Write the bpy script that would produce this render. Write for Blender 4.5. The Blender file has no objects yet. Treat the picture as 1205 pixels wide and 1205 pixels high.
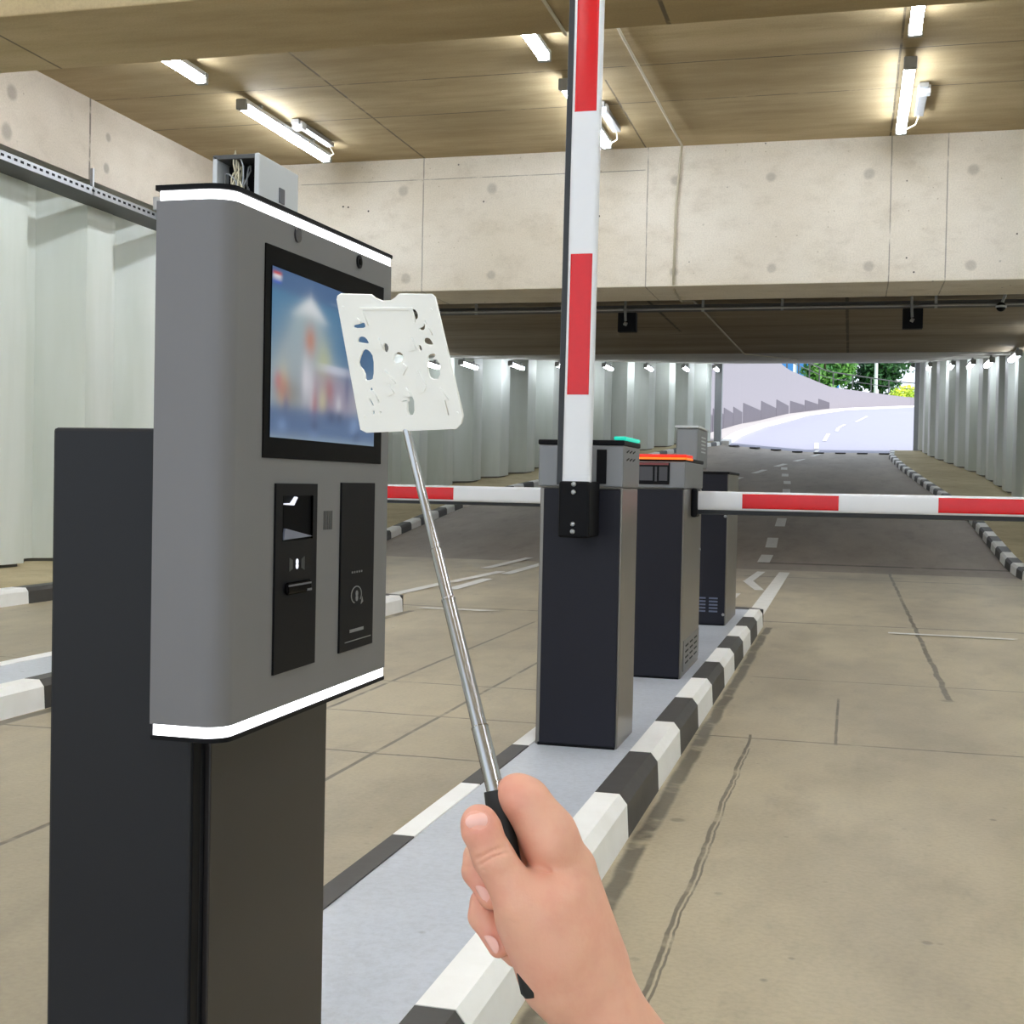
import bpy, bmesh, math, random
import numpy as np
from mathutils import Vector, Matrix
SC = bpy.context.scene
COL = SC.collection
random.seed(7)
R = math.radians

# ------------------------------------------------------------------ camera, world, sun, exposure
cam_d = bpy.data.cameras.new('camera')
cam = bpy.data.objects.new('camera', cam_d); COL.objects.link(cam); SC.camera = cam
cam_d.sensor_width = 36.0; cam_d.sensor_fit = 'HORIZONTAL'
cam_d.lens = 36.0 * 1500 / 1205; cam_d.clip_start = 0.02; cam_d.clip_end = 600
def cam_axes():
    vp, roll, cx, f = (1000., 577.), .02, 602.5, 1500.
    y = Vector(((vp[0]-cx)/f, -(vp[1]-cx)/f, -1)).normalized()
    h = Vector(((vp[0]-1000-cx)/f, -(vp[1]-roll*1000-cx)/f, -1))
    z = h.cross(y).normalized()
    if z.y < 0: z = -z
    return Matrix((y.cross(z), y, z))          # rows: world X, Y, Z in camera axes
CM = cam_axes(); CAMPOS = Vector((0, 0, 1.05))
cam.matrix_world = Matrix.Translation(CAMPOS) @ CM.to_4x4()

w = bpy.data.worlds.new('sky'); SC.world = w; w.use_nodes = True
bg = w.node_tree.nodes['Background']; bg.inputs[0].default_value = (.80, .90, 1, 1); bg.inputs[1].default_value = 1.35
sun_d = bpy.data.lights.new('sun', 'SUN'); sun = bpy.data.objects.new('sun', sun_d); COL.objects.link(sun)
sun_d.energy = 4.2; sun_d.angle = R(1); sun_d.color = (1, .96, .92)
sun.rotation_euler = Vector((-.62, .38, -.68)).to_track_quat('-Z', 'Y').to_euler()
sun.location = (10, 60, 40)
SC.view_settings.view_transform = 'Standard'; SC.view_settings.look = 'None'
SC.view_settings.gamma = 1; SC.view_settings.use_curve_mapping = False
SC.view_settings.exposure = 0.32
TUBE = 34.0        # strength of the ceiling tubes
SC.cycles.max_bounces = 8; SC.cycles.diffuse_bounces = 5

# ------------------------------------------------------------------ helpers: objects
def link(name, bm, mats, parent=None, smooth=False):
    me = bpy.data.meshes.new(name)
    bmesh.ops.recalc_face_normals(bm, faces=bm.faces)
    bm.to_mesh(me); bm.free()
    for m in (mats if isinstance(mats, (list, tuple)) else [mats]): me.materials.append(m)
    if smooth:
        for p in me.polygons: p.use_smooth = True
        if smooth != 'all':
            try: me.set_sharp_from_angle(angle=R(38))
            except Exception: pass
    o = bpy.data.objects.new(name, me); COL.objects.link(o)
    if parent is not None:
        o.parent = parent
        o.matrix_parent_inverse = Matrix.Identity(4)
    return o
def tag(o, label, cat, group=None, kind=None):
    o['label'] = label; o['category'] = cat
    if group: o['group'] = group
    if kind: o['kind'] = kind
    return o
def empty(name, loc, label, cat, group=None, rz=0):
    o = bpy.data.objects.new(name, None); COL.objects.link(o); o.location = loc; o.rotation_euler = (0, 0, rz)
    o.empty_display_size = .1
    return tag(o, label, cat, group)
def struct(o): o['kind'] = 'structure'; return o
OFF = Vector((0, 0, 0))         # subtracted from everything a builder adds, so parts sit round their Empty
class At:
    def __init__(s, v): s.v = Vector(v)
    def __enter__(s):
        global OFF; s.o = OFF; OFF = s.v
    def __exit__(s, *a):
        global OFF; OFF = s.o
def box(bm, x0, x1, y0, y1, z0, z1, bev=0, mi=0, seg=2):
    vs = [bm.verts.new(Vector((x, y, z)) - OFF) for z in (z0, z1) for y in (y0, y1) for x in (x0, x1)]
    fs = [bm.faces.new([vs[i] for i in f]) for f in ((0,2,3,1),(4,5,7,6),(0,1,5,4),(2,6,7,3),(0,4,6,2),(1,3,7,5))]
    if bev > 0:
        es = list({e for f in fs for e in f.edges})
        r = bmesh.ops.bevel(bm, geom=es, offset=bev, segments=seg, profile=.5, affect='EDGES')
        fs = list({f for v in bm.verts for f in v.link_faces if f in set(r['faces'])} | {f for f in fs if f.is_valid})
    for f in fs: f.material_index = mi
    return fs
def prism(bm, pts, lo, hi, axis='z', mi=0, bev=0):
    """pts: 2-D outline; extruded along axis from lo to hi. axis z: (x,y); y: (x,z); x: (y,z)"""
    def v3(p, t): return {'z': (p[0], p[1], t), 'y': (p[0], t, p[1]), 'x': (t, p[0], p[1])}[axis]
    a = [bm.verts.new(Vector(v3(p, lo)) - OFF) for p in pts]; b = [bm.verts.new(Vector(v3(p, hi)) - OFF) for p in pts]
    fs = [bm.faces.new(a), bm.faces.new(b[::-1])]
    n = len(pts)
    for i in range(n): fs.append(bm.faces.new((a[i], a[(i+1) % n], b[(i+1) % n], b[i])))
    for f in fs: f.material_index = mi
    return fs
def tube(bm, pts, r, n=10, mi=0, cap=True):
    pts = [Vector(p) - OFF for p in pts]; rings = []
    rr = r if isinstance(r, (list, tuple)) else [r]*len(pts)
    up = None
    for i, p in enumerate(pts):
        d = (pts[min(i+1, len(pts)-1)] - pts[max(i-1, 0)]).normalized()
        if up is None:
            up = d.orthogonal().normalized()
        else:
            up = (up - d * up.dot(d)).normalized()
        s = d.cross(up)
        rings.append([bm.verts.new(p + (up*math.cos(2*math.pi*k/n) + s*math.sin(2*math.pi*k/n)) * rr[i]) for k in range(n)])
    for a, b in zip(rings, rings[1:]):
        for k in range(n):
            f = bm.faces.new((a[k], a[(k+1) % n], b[(k+1) % n], b[k])); f.material_index = mi
    if cap:
        bm.faces.new(rings[0]).material_index = mi; bm.faces.new(rings[-1][::-1]).material_index = mi
def lerp_path(path, y):
    if y <= path[0][1]: return path[0][0]
    for (x0, y0), (x1, y1) in zip(path, path[1:]):
        if y <= y1: return x0 + (x1-x0)*(y-y0)/(y1-y0)
    return path[-1][0]

# ------------------------------------------------------------------ helpers: materials
def lin(c): return tuple((v/255/12.92 if v/255 <= .04045 else ((v/255+.055)/1.055)**2.4) for v in c)
class NT:
    def __init__(s, name):
        s.m = bpy.data.materials.new(name); s.m.use_nodes = True
        s.t = s.m.node_tree; s.b = s.t.nodes['Principled BSDF']
        s.co = s.t.nodes.new('ShaderNodeTexCoord').outputs['Object']
    def n(s, ty, **kw):
        o = s.t.nodes.new(ty)
        for k, v in kw.items(): setattr(o, k, v)
        return o
    def put(s, sock, v):
        if isinstance(v, bpy.types.NodeSocket): s.t.links.new(v, sock)
        elif isinstance(v, (tuple, list)) and len(v) == 3 and sock.type == 'RGBA': sock.default_value = (*v, 1)
        else: sock.default_value = v
    def math(s, op, a, b=0.0, c=0.0, clamp=False):
        o = s.n('ShaderNodeMath', operation=op, use_clamp=clamp)
        s.put(o.inputs[0], a); s.put(o.inputs[1], b); s.put(o.inputs[2], c)
        return o.outputs[0]
    def xyz(s, co=None):
        o = s.n('ShaderNodeSeparateXYZ'); s.put(o.inputs[0], co or s.co); return o.outputs
    def map(s, scale=(1, 1, 1), loc=(0, 0, 0), co=None):
        o = s.n('ShaderNodeMapping'); s.put(o.inputs[0], co or s.co)
        o.inputs['Scale'].default_value = scale; o.inputs['Location'].default_value = loc; return o.outputs[0]
    def noise(s, scale, detail=4, rough=.6, co=None, dist=0):
        o = s.n('ShaderNodeTexNoise'); s.put(o.inputs['Vector'], co or s.co)
        o.inputs['Scale'].default_value = scale; o.inputs['Detail'].default_value = detail
        o.inputs['Roughness'].default_value = rough; o.inputs['Distortion'].default_value = dist
        return o.outputs[0]
    def ramp(s, v, a, b):        # smooth 0..1 between a and b
        o = s.n('ShaderNodeMapRange'); o.interpolation_type = 'SMOOTHSTEP'; o.clamp = True
        s.put(o.inputs[0], v); s.put(o.inputs[1], a); s.put(o.inputs[2], b); return o.outputs[0]
    def mix(s, f, a, b, mode='MIX'):
        o = s.n('ShaderNodeMix', data_type='RGBA', blend_type=mode)
        s.put(o.inputs[0], f); s.put(o.inputs[6], a); s.put(o.inputs[7], b); return o.outputs[2]
    def line(s, c, pos, wd):      # 1 on the line c == pos
        d = s.math('ABSOLUTE', s.math('SUBTRACT', c, pos)); return s.math('SUBTRACT', 1.0, s.ramp(d, wd*.5, wd))
    def within(s, c, lo, hi, e=.02):
        return s.math('MULTIPLY', s.ramp(c, lo-e, lo+e), s.math('SUBTRACT', 1.0, s.ramp(c, hi-e, hi+e)))
    def bump(s, h, st=.3, d=.01):
        o = s.n('ShaderNodeBump'); s.put(o.inputs['Height'], h); o.inputs['Strength'].default_value = st
        o.inputs['Distance'].default_value = d; s.put(s.b.inputs['Normal'], o.outputs[0])
    def fin(s, col, rough=.6, metal=0, spec=None):
        s.put(s.b.inputs['Base Color'], col); s.put(s.b.inputs['Roughness'], rough); s.put(s.b.inputs['Metallic'], metal)
        if spec is not None: s.b.inputs['Specular IOR Level'].default_value = spec
        return s.m
def plain(name, rgb, rough=.5, metal=0, var=.06, scale=20, bump=0, spec=None):
    t = NT(name); c = lin(rgb); nz = t.noise(scale, 3)
    col = t.mix(nz, tuple(v*(1-var) for v in c), tuple(min(1, v*(1+var)) for v in c))
    if bump: t.bump(nz, bump, .002)
    return t.fin(col, rough, metal, spec)
def glow(name, rgb, st):
    t = NT(name); c = lin(rgb); t.put(t.b.inputs['Base Color'], tuple(v*.5 for v in c))
    nz = t.noise(3, 1)
    t.put(t.b.inputs['Emission Color'], t.mix(nz, c, tuple(v*.97 for v in c))); t.b.inputs['Emission Strength'].default_value = st
    t.b.inputs['Roughness'].default_value = .4
    return t.m

def concrete(name, c1, c2, grain=(1, 1, 1), lines=(), spots=(), pit=.5, stain=(60, 52, 40), rough=.75, streak=0.35, bumps=.25, dark=.7):
    """c1/c2: light and dark concrete; lines: (axis, pos, width[, axis2, lo, hi]); spots: (axis a, pa, axis b, pb, r)"""
    t = NT(name); x = t.xyz()
    n1 = t.noise(.55, 5, .65, t.map(grain)); n2 = t.noise(3.5, 6, .7, t.map(grain)); n3 = t.noise(60, 3, .6)
    col = t.mix(t.ramp(n1, .3, .7), lin(c1), lin(c2))
    col = t.mix(t.math('MULTIPLY', t.ramp(n2, .45, .8), streak), col, lin(stain))
    col = t.mix(t.math('MULTIPLY', t.ramp(n3, .3, .8), .16), col, (.05, .045, .04))
    v = t.n('ShaderNodeTexVoronoi'); t.put(v.inputs['Vector'], t.map((1, 1, 1))); v.inputs['Scale'].default_value = 4.5
    pits = t.math('SUBTRACT', 1.0, t.ramp(v.outputs['Distance'], .035, .07))
    pits = t.math('MULTIPLY', pits, t.math('MULTIPLY', t.ramp(t.noise(1.3, 2), .44, .56), pit))
    col = t.mix(pits, col, (.06, .055, .05))
    wob = t.math('MULTIPLY', t.math('SUBTRACT', t.noise(2.2, 4), .5), .05)
    m = None
    for ln in lines:
        k = t.line(t.math('ADD', x[ln[0]], wob if len(ln) > 6 else t.math('MULTIPLY', wob, .25)), ln[1], ln[2])
        if len(ln) > 3: k = t.math('MULTIPLY', k, t.within(x[ln[3]], ln[4], ln[5]))
        k = t.math('MULTIPLY', k, t.ramp(t.noise(5, 3), .25, .5))
        m = k if m is None else t.math('MAXIMUM', m, k)
    for a, pa, b, pb, r in spots:
        da = t.math('SUBTRACT', x[a], pa); db = t.math('SUBTRACT', x[b], pb)
        d = t.math('SQRT', t.math('ADD', t.math('MULTIPLY', da, da), t.math('MULTIPLY', db, db)))
        d = t.math('ADD', d, t.math('MULTIPLY', wob, 1.2))
        k = t.math('MULTIPLY', t.math('SUBTRACT', 1.0, t.ramp(d, r*.6, r*1.4)), .55)
        m = k if m is None else t.math('MAXIMUM', m, k)
    if m is not None: col = t.mix(t.math('MULTIPLY', m, dark), col, (.035, .03, .024))
    v2 = t.n('ShaderNodeTexVoronoi'); t.put(v2.inputs['Vector'], t.co); v2.inputs['Scale'].default_value = 11
    p2 = t.math('MULTIPLY', t.math('SUBTRACT', 1.0, t.ramp(v2.outputs['Distance'], .05, .12)), t.math('MULTIPLY', t.ramp(t.noise(1.9, 2), .5, .6), pit*.6))
    col = t.mix(p2, col, lin(stain))
    h = t.math('ADD', n2, t.math('MULTIPLY', n3, .3))
    if m is not None: h = t.math('SUBTRACT', h, m)
    t.bump(h, bumps, .01)
    return t.fin(col, rough)

# ------------------------------------------------------------------ materials
CEIL = (194, 175, 138); CEILD = (156, 136, 98)
M_ceil = concrete('board_marked_ceiling_concrete', CEIL, CEILD, (.35, 1.6, 1), streak=.35, pit=.15,
    lines=[(1, 11.95, .014), (1, 13.1, .014), (1, 10.8, .012), (0, -5.12, .016), (0, .34, .014), (0, -2.4, .012, 1, 12.3, 14.9), (1, 4.2, .02), (1, 1.1, .02)],
    stain=(120, 100, 62))
M_beam = concrete('pale_beam_concrete', (240, 233, 222), (222, 212, 196), (.6, 1, 1), streak=.3, pit=1, stain=(150, 132, 104), dark=.5,
    lines=[(0, -5.13, .010), (0, -2.37, .008), (0, .358, .009), (0, .955, .009), (2, 4.74, .007, 0, -10, -2.4)],
    spots=[(0, -5.39, 2, 4.61, .06), (0, -4.26, 2, 4.6, .06), (0, -4.25, 2, 3.56, .05), (0, -5.34, 2, 3.54, .05), (0, -.96, 2, 4.6, .055),
           (0, -.925, 2, 3.56, .05), (0, .12, 2, 4.585, .055), (0, .14, 2, 3.555, .05), (0, 1.22, 2, 4.585, .055), (0, 1.22, 2, 3.546, .05),
           (0, -2.04, 2, 4.6, .06), (0, -2.04, 2, 3.547, .045), (0, -3.1, 2, 3.56, .04)])
M_side = concrete('side_beam_concrete', (216, 206, 192), (196, 184, 168), (1, .6, 1), streak=.25, pit=.4, stain=(130, 115, 92),
    lines=[(1, 11.86, .02)], spots=[(1, 12.2, 2, 4.68, .05), (1, 12.17, 2, 4.35, .05), (1, 10.57, 2, 4.67, .07), (1, 10.5, 2, 4.29, .08)])
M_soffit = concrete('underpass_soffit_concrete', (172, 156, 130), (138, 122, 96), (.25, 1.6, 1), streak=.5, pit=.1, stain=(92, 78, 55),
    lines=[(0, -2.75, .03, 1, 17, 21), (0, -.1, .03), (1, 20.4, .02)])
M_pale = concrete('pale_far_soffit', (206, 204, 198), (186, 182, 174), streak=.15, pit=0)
FLOOR = concrete('worn_concrete_floor', (196, 183, 155), (152, 141, 120), (1, .45, 1), streak=.42, pit=.6, stain=(116, 106, 90), rough=.42,
    lines=[(1, 10.25, .035), (1, 5.42, .012), (1, 7.2, .010, 0, -.5, 6), (0, .51, .02, 1, 6.75, 17.8, 1), (0, -.385, .008, 1, 1.5, 5.5, 1), (0, -.37, .004, 1, 2.2, 5.2, 1),
           (1, 6.3, .012, 0, -9, -1.2), (1, 4.6, .012, 0, -4, -1.2, 1), (0, -2.3, .014, 1, 3, 10.2), (0, -1.75, .012, 1, 4, 10.2), (0, -.03, .008, 1, 5.4, 6.6),
           (1, 15.5, .04, 0, -1.2, 2), (0, -.57, .035, 1, -2, 9.8, 1), (0, -3.42, .04, 1, -2, 9.8, 1)],
    spots=[(0, .5, 1, 6.74, .03), (0, .2, 1, 3.1, .012), (0, -.5, 1, 4.0, .02), (0, -.1, 1, 2.9, .01), (0, -5.9, 1, 7.2, .12), (0, -4.8, 1, 6.2, .08)], bumps=.18)
ASPH = concrete('brown_grey_asphalt', (172, 160, 148), (148, 137, 126), (1, .3, 1), streak=.3, pit=0, stain=(74, 66, 58), rough=.6,
    lines=[(1, 17.9, .10, 0, -1.2, 3, 1)], bumps=.1)
WALK = concrete('sandy_footway', (206, 192, 156), (182, 166, 130), streak=.3, pit=.3, stain=(110, 96, 66), rough=.85)
M_island = concrete('grey_painted_island', (206, 211, 222), (188, 194, 206), streak=.12, pit=.35, stain=(130, 132, 140), rough=.3, bumps=.35)
M_kw = plain('white_kerb_paint', (250, 249, 246), .5, var=.08, scale=9, bump=.4)
M_kb = plain('black_kerb_paint', (66, 64, 63), .5, var=.2, scale=14, bump=.4)
M_mark = plain('white_road_paint', (225, 224, 220), .6, var=.15, scale=12)
def steel_sheet():
    t = NT('white_painted_sheet_pile'); n1 = t.noise(1.2, 4, .6, t.map((1, 1, .15)))
    col = t.mix(t.ramp(n1, .3, .75), lin((226, 231, 227)), lin((204, 211, 202)))
    t.bump(n1, .1, .01); return t.fin(col, .42)
M_sheet = steel_sheet()
M_toe = plain('grey_wall_toe', (120, 116, 108), .8, var=.15, scale=5)
M_galv = plain('galvanised_steel', (165, 168, 172), .4, .7, .12, 30)
M_trayd = plain('dark_tray_steel', (84, 84, 84), .5, .5, .1, 30)
M_black = plain('matt_black', (19, 19, 22), .5, 0, .1, 30, spec=.1)
M_pillar = plain('satin_black_steel', (31, 32, 36), .42, 0, .06, 6, spec=.25)
M_grey = plain('grey_powder_coat', (108, 109, 116), .36, .35, .04, 6)
M_greyf = plain('warm_grey_face', (116, 115, 117), .42, .1, .04, 6, spec=.3)
M_navy = plain('dark_navy_cabinet_paint', (27, 27, 37), .45, 0, .08, 5, spec=.25)
M_cgrey = plain('grey_cabinet_hood', (128, 129, 132), .4, .35, .05, 8)
M_steel = plain('brushed_cabinet_steel', (132, 128, 123), .34, .6, .06, 12)
M_pole = plain('polished_chrome_tube', (178, 178, 180), .2, 1, .03, 10)
M_grip = plain('black_rubber_grip', (24, 25, 24), .6, 0, .1, 60, .1)
M_white = plain('white_boom_paint', (226, 228, 234), .28, 0, .03, 8)
M_red = plain('red_reflective_film', (214, 8, 20), .22, 0, .06, 60)
M_rub = plain('black_boom_rubber', (38, 42, 48), .5, 0, .1, 30)
M_plastic = plain('matt_white_plastic', (250, 250, 246), .5, 0, .015, 40)
M_boxw = plain('pale_grey_plastic', (205, 208, 212), .45, 0, .04, 20)
M_housing = plain('tube_light_housing', (150, 150, 146), .5, .2, .05, 20)
M_glass = plain('black_screen_glass', (9, 7, 8), .2, 0, .05, 8, spec=.03)
M_tube = glow('tube_light_diffuser', (240, 247, 255), TUBE)
M_wash = glow('wall_washer_diffuser', (240, 247, 255), TUBE*.6)
M_led = glow('white_led_strip', (250, 251, 255), 2.6)
M_teal = glow('teal_status_light', (30, 190, 165), .9)
M_or = glow('orange_status_light', (255, 120, 30), .9)
M_redl = glow('red_status_light', (215, 40, 25), .8)
M_dot = glow('small_white_indicator', (220, 222, 235), .9)
M_ink = plain('pale_grey_print', (120, 120, 122), .6)
M_wire = plain('cream_wire', (214, 206, 180), .5)
M_cond = plain('pale_conduit', (196, 188, 168), .6)

# ------------------------------------------------------------------ ground shape
def S(x, y):
    d = y - 17.8
    z = 0.0 if d <= -1 else (.087*(d+1)**2/4 if d < 1 else .087*d)
    if y > 32 and x < -1.5: z += .08*(-1.5-x)*min(1, (y-32)/10)*(1 if y < 46 else max(0, 1-(y-46)/25))
    return z
LK = [(-6.4, -4.5), (-6.4, 12), (-6.5, 15), (-7.0, 18), (-7.15, 20), (-7.4, 24), (-7.3, 28), (-6.6, 33), (-5.4, 38.5), (-4.35, 43.5), (-4.3, 44.2)]
RK = [(4.2, -4.5), (4.2, 10), (2.6, 13.5), (2.05, 16), (2.05, 23.9), (1.85, 28), (1.58, 32.2), (1.3, 37), (1.15, 41.4), (1.25, 44.2)]
LW = [(-7.95, -4.5), (-7.95, 15.5), (-8.5, 20), (-8.85, 24), (-8.75, 27), (-8.4, 29.3), (-7.75, 32.5), (-6.2, 38), (-4.45, 44)]
RW = [(5.6, -4.5), (5.6, 11), (4.2, 16), (3.4, 21), (3.2, 26), (3.08, 33), (2.3, 40.4), (2.12, 44)]
def soff(y): return 3.6 if y < 24.5 else 3.6 + (y-24.5)*.0862

def strip(name, ys, fx, cols, zf, mat, parent=None):
    bm = bmesh.new(); rows = []
    for y in ys:
        a, b = fx(y); rows.append([bm.verts.new((a+(b-a)*k/cols, y, zf(a+(b-a)*k/cols, y))) for k in range(cols+1)])
    for r0, r1 in zip(rows, rows[1:]):
        for k in range(cols): bm.faces.new((r0[k], r0[k+1], r1[k+1], r1[k]))
    return link(name, bm, mat, parent, smooth='all')
def frange(a, b, n): return [a+(b-a)*i/n for i in range(n+1)]
# floor: concrete slab to the asphalt joint, then the asphalt ramp
bm = bmesh.new(); box(bm, -9.5, 7.5, -4.5, 16.8, -.3, 0); struct(link('floor', bm, FLOOR))
ra = strip('asphalt_road', frange(16.8, 44.4, 69), lambda y: (-9.5, 6), 30, S, ASPH); struct(ra)
wl = strip('footway', frange(-4.5, 44, 80), lambda y: (lerp_path(LW, y)-.5, lerp_path(LK, y)-.1), 3, lambda x, y: S(lerp_path(LK, y), y)+.125, WALK); struct(wl)
wr = strip('footway', frange(-4.5, 44, 80), lambda y: (lerp_path(RK, y)+.1, lerp_path(RW, y)+.6), 3, lambda x, y: S(lerp_path(RK, y), y)+.125, WALK); struct(wr)

# ------------------------------------------------------------------ sheet pile walls
def pile_wall(name, path, side, y0, ytop, lift=.16):
    """path of the ridge faces; side -1: recess goes to -X; ridges are towards the lane"""
    pts = [Vector((x, y, 0)) for x, y in path]
    L = [0]
    for a, b in zip(pts, pts[1:]): L.append(L[-1]+(b-a).length)
    def at(s):
        for i in range(len(L)-1):
            if s <= L[i+1]: return pts[i].lerp(pts[i+1], (s-L[i])/(L[i+1]-L[i])), (pts[i+1]-pts[i]).normalized()
        return pts[-1], (pts[-1]-pts[-2]).normalized()
    prof = [(0, 0), (.47, 0), (.68, .42), (1.2, .42), (1.5, 0)]
    s, row = y0, []
    while s < L[-1]-.1:
        for d, dep in prof[:-1] if s+1.5 < L[-1] else prof:
            if s+d > L[-1]: break
            p, t = at(s+d); nrm = Vector((-t.y, t.x, 0))*(1 if side < 0 else -1)
            row.append(p + nrm*dep)
        s += 1.5
    bm = bmesh.new(); lo = []; hi = []
    for p in row:
        zb = S(lerp_path(LK if side < 0 else RK, p.y), p.y) + lift
        lo.append(bm.verts.new((p.x, p.y, zb))); hi.append(bm.verts.new((p.x, p.y, ytop(p.y))))
    for i in range(len(row)-1): bm.faces.new((lo[i], lo[i+1], hi[i+1], hi[i]))
    o = link(name, bm, M_sheet); sm = o.modifiers.new('thickness', 'SOLIDIFY'); sm.thickness = .02; sm.offset = 0
    struct(o)
    bm = bmesh.new(); a = []; b = []     # recessed concrete toe under the piles
    for p in row:
        z = S(lerp_path(LK if side < 0 else RK, p.y), p.y)
        q = p + Vector((-.06 if side < 0 else .06, 0, 0))
        a.append(bm.verts.new((q.x, q.y, z+.05))); b.append(bm.verts.new((q.x, q.y, z+lift+.02)))
    for i in range(len(row)-1): bm.faces.new((a[i], a[i+1], b[i+1], b[i]))
    o2 = link('baseboard_'+name[5:], bm, M_toe); struct(o2)
def ltop(y): return 4.2 if y < 15.2 else soff(y)+.05
pile_wall('wall_left', LW, -1, .05, ltop)
def rtop(y): return 5.0 if y < 15.2 else soff(y)+.05
pile_wall('wall_right', RW, 1, .3, rtop)
# backing behind the piles so that no daylight leaks in
bm = bmesh.new(); box(bm, -10.4, -10.2, -4.5, 44, -.3, 6); struct(link('wall_left_backing', bm, M_toe))
bm = bmesh.new(); box(bm, 7.4, 7.6, -4.5, 44, -.3, 6); struct(link('wall_right_backing', bm, M_toe))

# ------------------------------------------------------------------ ceiling and beams
bm = bmesh.new(); box(bm, -10.4, 7.6, -4.5, 15, 5.0, 5.3); struct(link('ceiling', bm, M_ceil))
bm = bmesh.new(); box(bm, -10.2, -7.8, -4.5, 14.9, 4.15, 5.02); struct(link('trim_left_beam', bm, M_side))
bm = bmesh.new(); box(bm, -10.2, 7.4, 14.85, 15.97, 3.38, 5.3, .012); struct(link('trim_front_beam', bm, M_beam))
bm = bmesh.new(); box(bm, -10.2, 7.4, 7.54, 8.6, 4.15, 5.02, .012); struct(link('trim_near_beam', bm,
    concrete('near_beam_concrete', CEIL, CEILD, (.35, 1.6, 1), streak=.25, pit=.1, stain=(120, 100, 62), lines=[(0, -5.9, .014), (0, -1.25, .02)])))
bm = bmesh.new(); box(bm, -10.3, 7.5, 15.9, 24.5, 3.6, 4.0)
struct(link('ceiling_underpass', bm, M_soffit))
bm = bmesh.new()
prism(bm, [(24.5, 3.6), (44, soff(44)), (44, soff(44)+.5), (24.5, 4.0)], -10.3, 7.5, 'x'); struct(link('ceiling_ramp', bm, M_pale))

# ------------------------------------------------------------------ kerbs
def kerb(name, path, inner, ph, z0f=lambda y: 0, wdt=.10, h=.13, ylo=-2, yhi=44, step=.61, at_y=None):
    """path (x,y): road-side base line; inner +1: the kerb body lies towards +X"""
    pts = [Vector((x, y, 0)) for x, y in path]; L = [0]
    for a, b in zip(pts, pts[1:]): L.append(L[-1]+(b-a).length)
    def at(s):
        for i in range(len(L)-1):
            if s <= L[i+1]: return pts[i].lerp(pts[i+1], (s-L[i])/(L[i+1]-L[i]))
        return pts[-1]
    n = int(L[-1]/step); s0 = ph
    cuts = [0]+[s0+k*step for k in range(n+2) if 0.02 < s0+k*step < L[-1]-.02]+[L[-1]]
    if at_y: cuts = [0]+[v-path[0][1] for v in at_y]+[L[-1]]
    bm = bmesh.new()
    for k, (a, b) in enumerate(zip(cuts, cuts[1:])):
        g = .002; pa, pb = at(a+g), at(b-g)
        if (pb-pa).length < 1e-4: continue
        za, zb = z0f(pa), z0f(pb); mi = (k % 2) if at_y else int(round((a-s0)/step)) % 2
        prof = [(0, 0), (.006, h-.03), (.03, h), (wdt, h), (wdt, 0)]
        va = [bm.verts.new((pa.x+inner*d, pa.y, za+z)) for d, z in prof]; vb = [bm.verts.new((pb.x+inner*d, pb.y, zb+z)) for d, z in prof]
        fs = [bm.faces.new(va), bm.faces.new(vb[::-1])]
        for i in range(len(prof)): fs.append(bm.faces.new((va[i], va[(i+1) % 5], vb[(i+1) % 5], vb[i])))
        for f in fs: f.material_index = mi
    return struct(link(name, bm, [M_kw, M_kb]))
# central island: kerb both sides, rounded nose, grey painted top
kerb('kerb', [(-.612, -1.14), (-.612, 9.85)], -1, 0, wdt=.105, at_y=(.45, 1.0, 1.55, 2.11, 2.65, 3.18, 3.75, 4.37, 4.97, 5.57, 6.17, 6.77, 7.38, 8.0, 8.62, 9.24))            # boundaries fall on 3.74 + .61 k
kerb('kerb', [(-1.16, -1.14), (-1.16, 9.85)], 1, .61-.01+.0, wdt=.09)
bm = bmesh.new()
nose = [(-1.16+.548*(.5-.5*math.cos(math.pi*k/12)), 9.85+.16*math.sin(math.pi*k/12)) for k in range(13)]
prism(bm, nose, 0, .13, 'z'); struct(link('kerb', bm, M_kb))
bm = bmesh.new(); box(bm, -1.08, -.70, -1.14, 9.86, 0, .126); struct(link('traffic_island', bm, M_island))
# left island
kerb('kerb', [(-3.46, -1.14), (-3.46, 9.7)], -1, .61+.01, wdt=.11)
kerb('kerb', [(-4.02, -1.14), (-4.02, 9.7)], 1, .3, wdt=.11)
bm = bmesh.new(); prism(bm, [(-4.02+.56*(.5-.5*math.cos(math.pi*k/12)), 9.7+.12*math.sin(math.pi*k/12)) for k in range(13)], 0, .13, 'z'); struct(link('kerb', bm, M_kb))
bm = bmesh.new(); box(bm, -3.92, -3.56, -1.14, 9.71, 0, .126); struct(link('traffic_island', bm, M_island))
kerb('kerb', LK, -1, .65, z0f=lambda p: S(p.x, p.y), wdt=.16)
kerb('kerb', RK, 1, .1, z0f=lambda p: S(p.x, p.y), wdt=.16)

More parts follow.
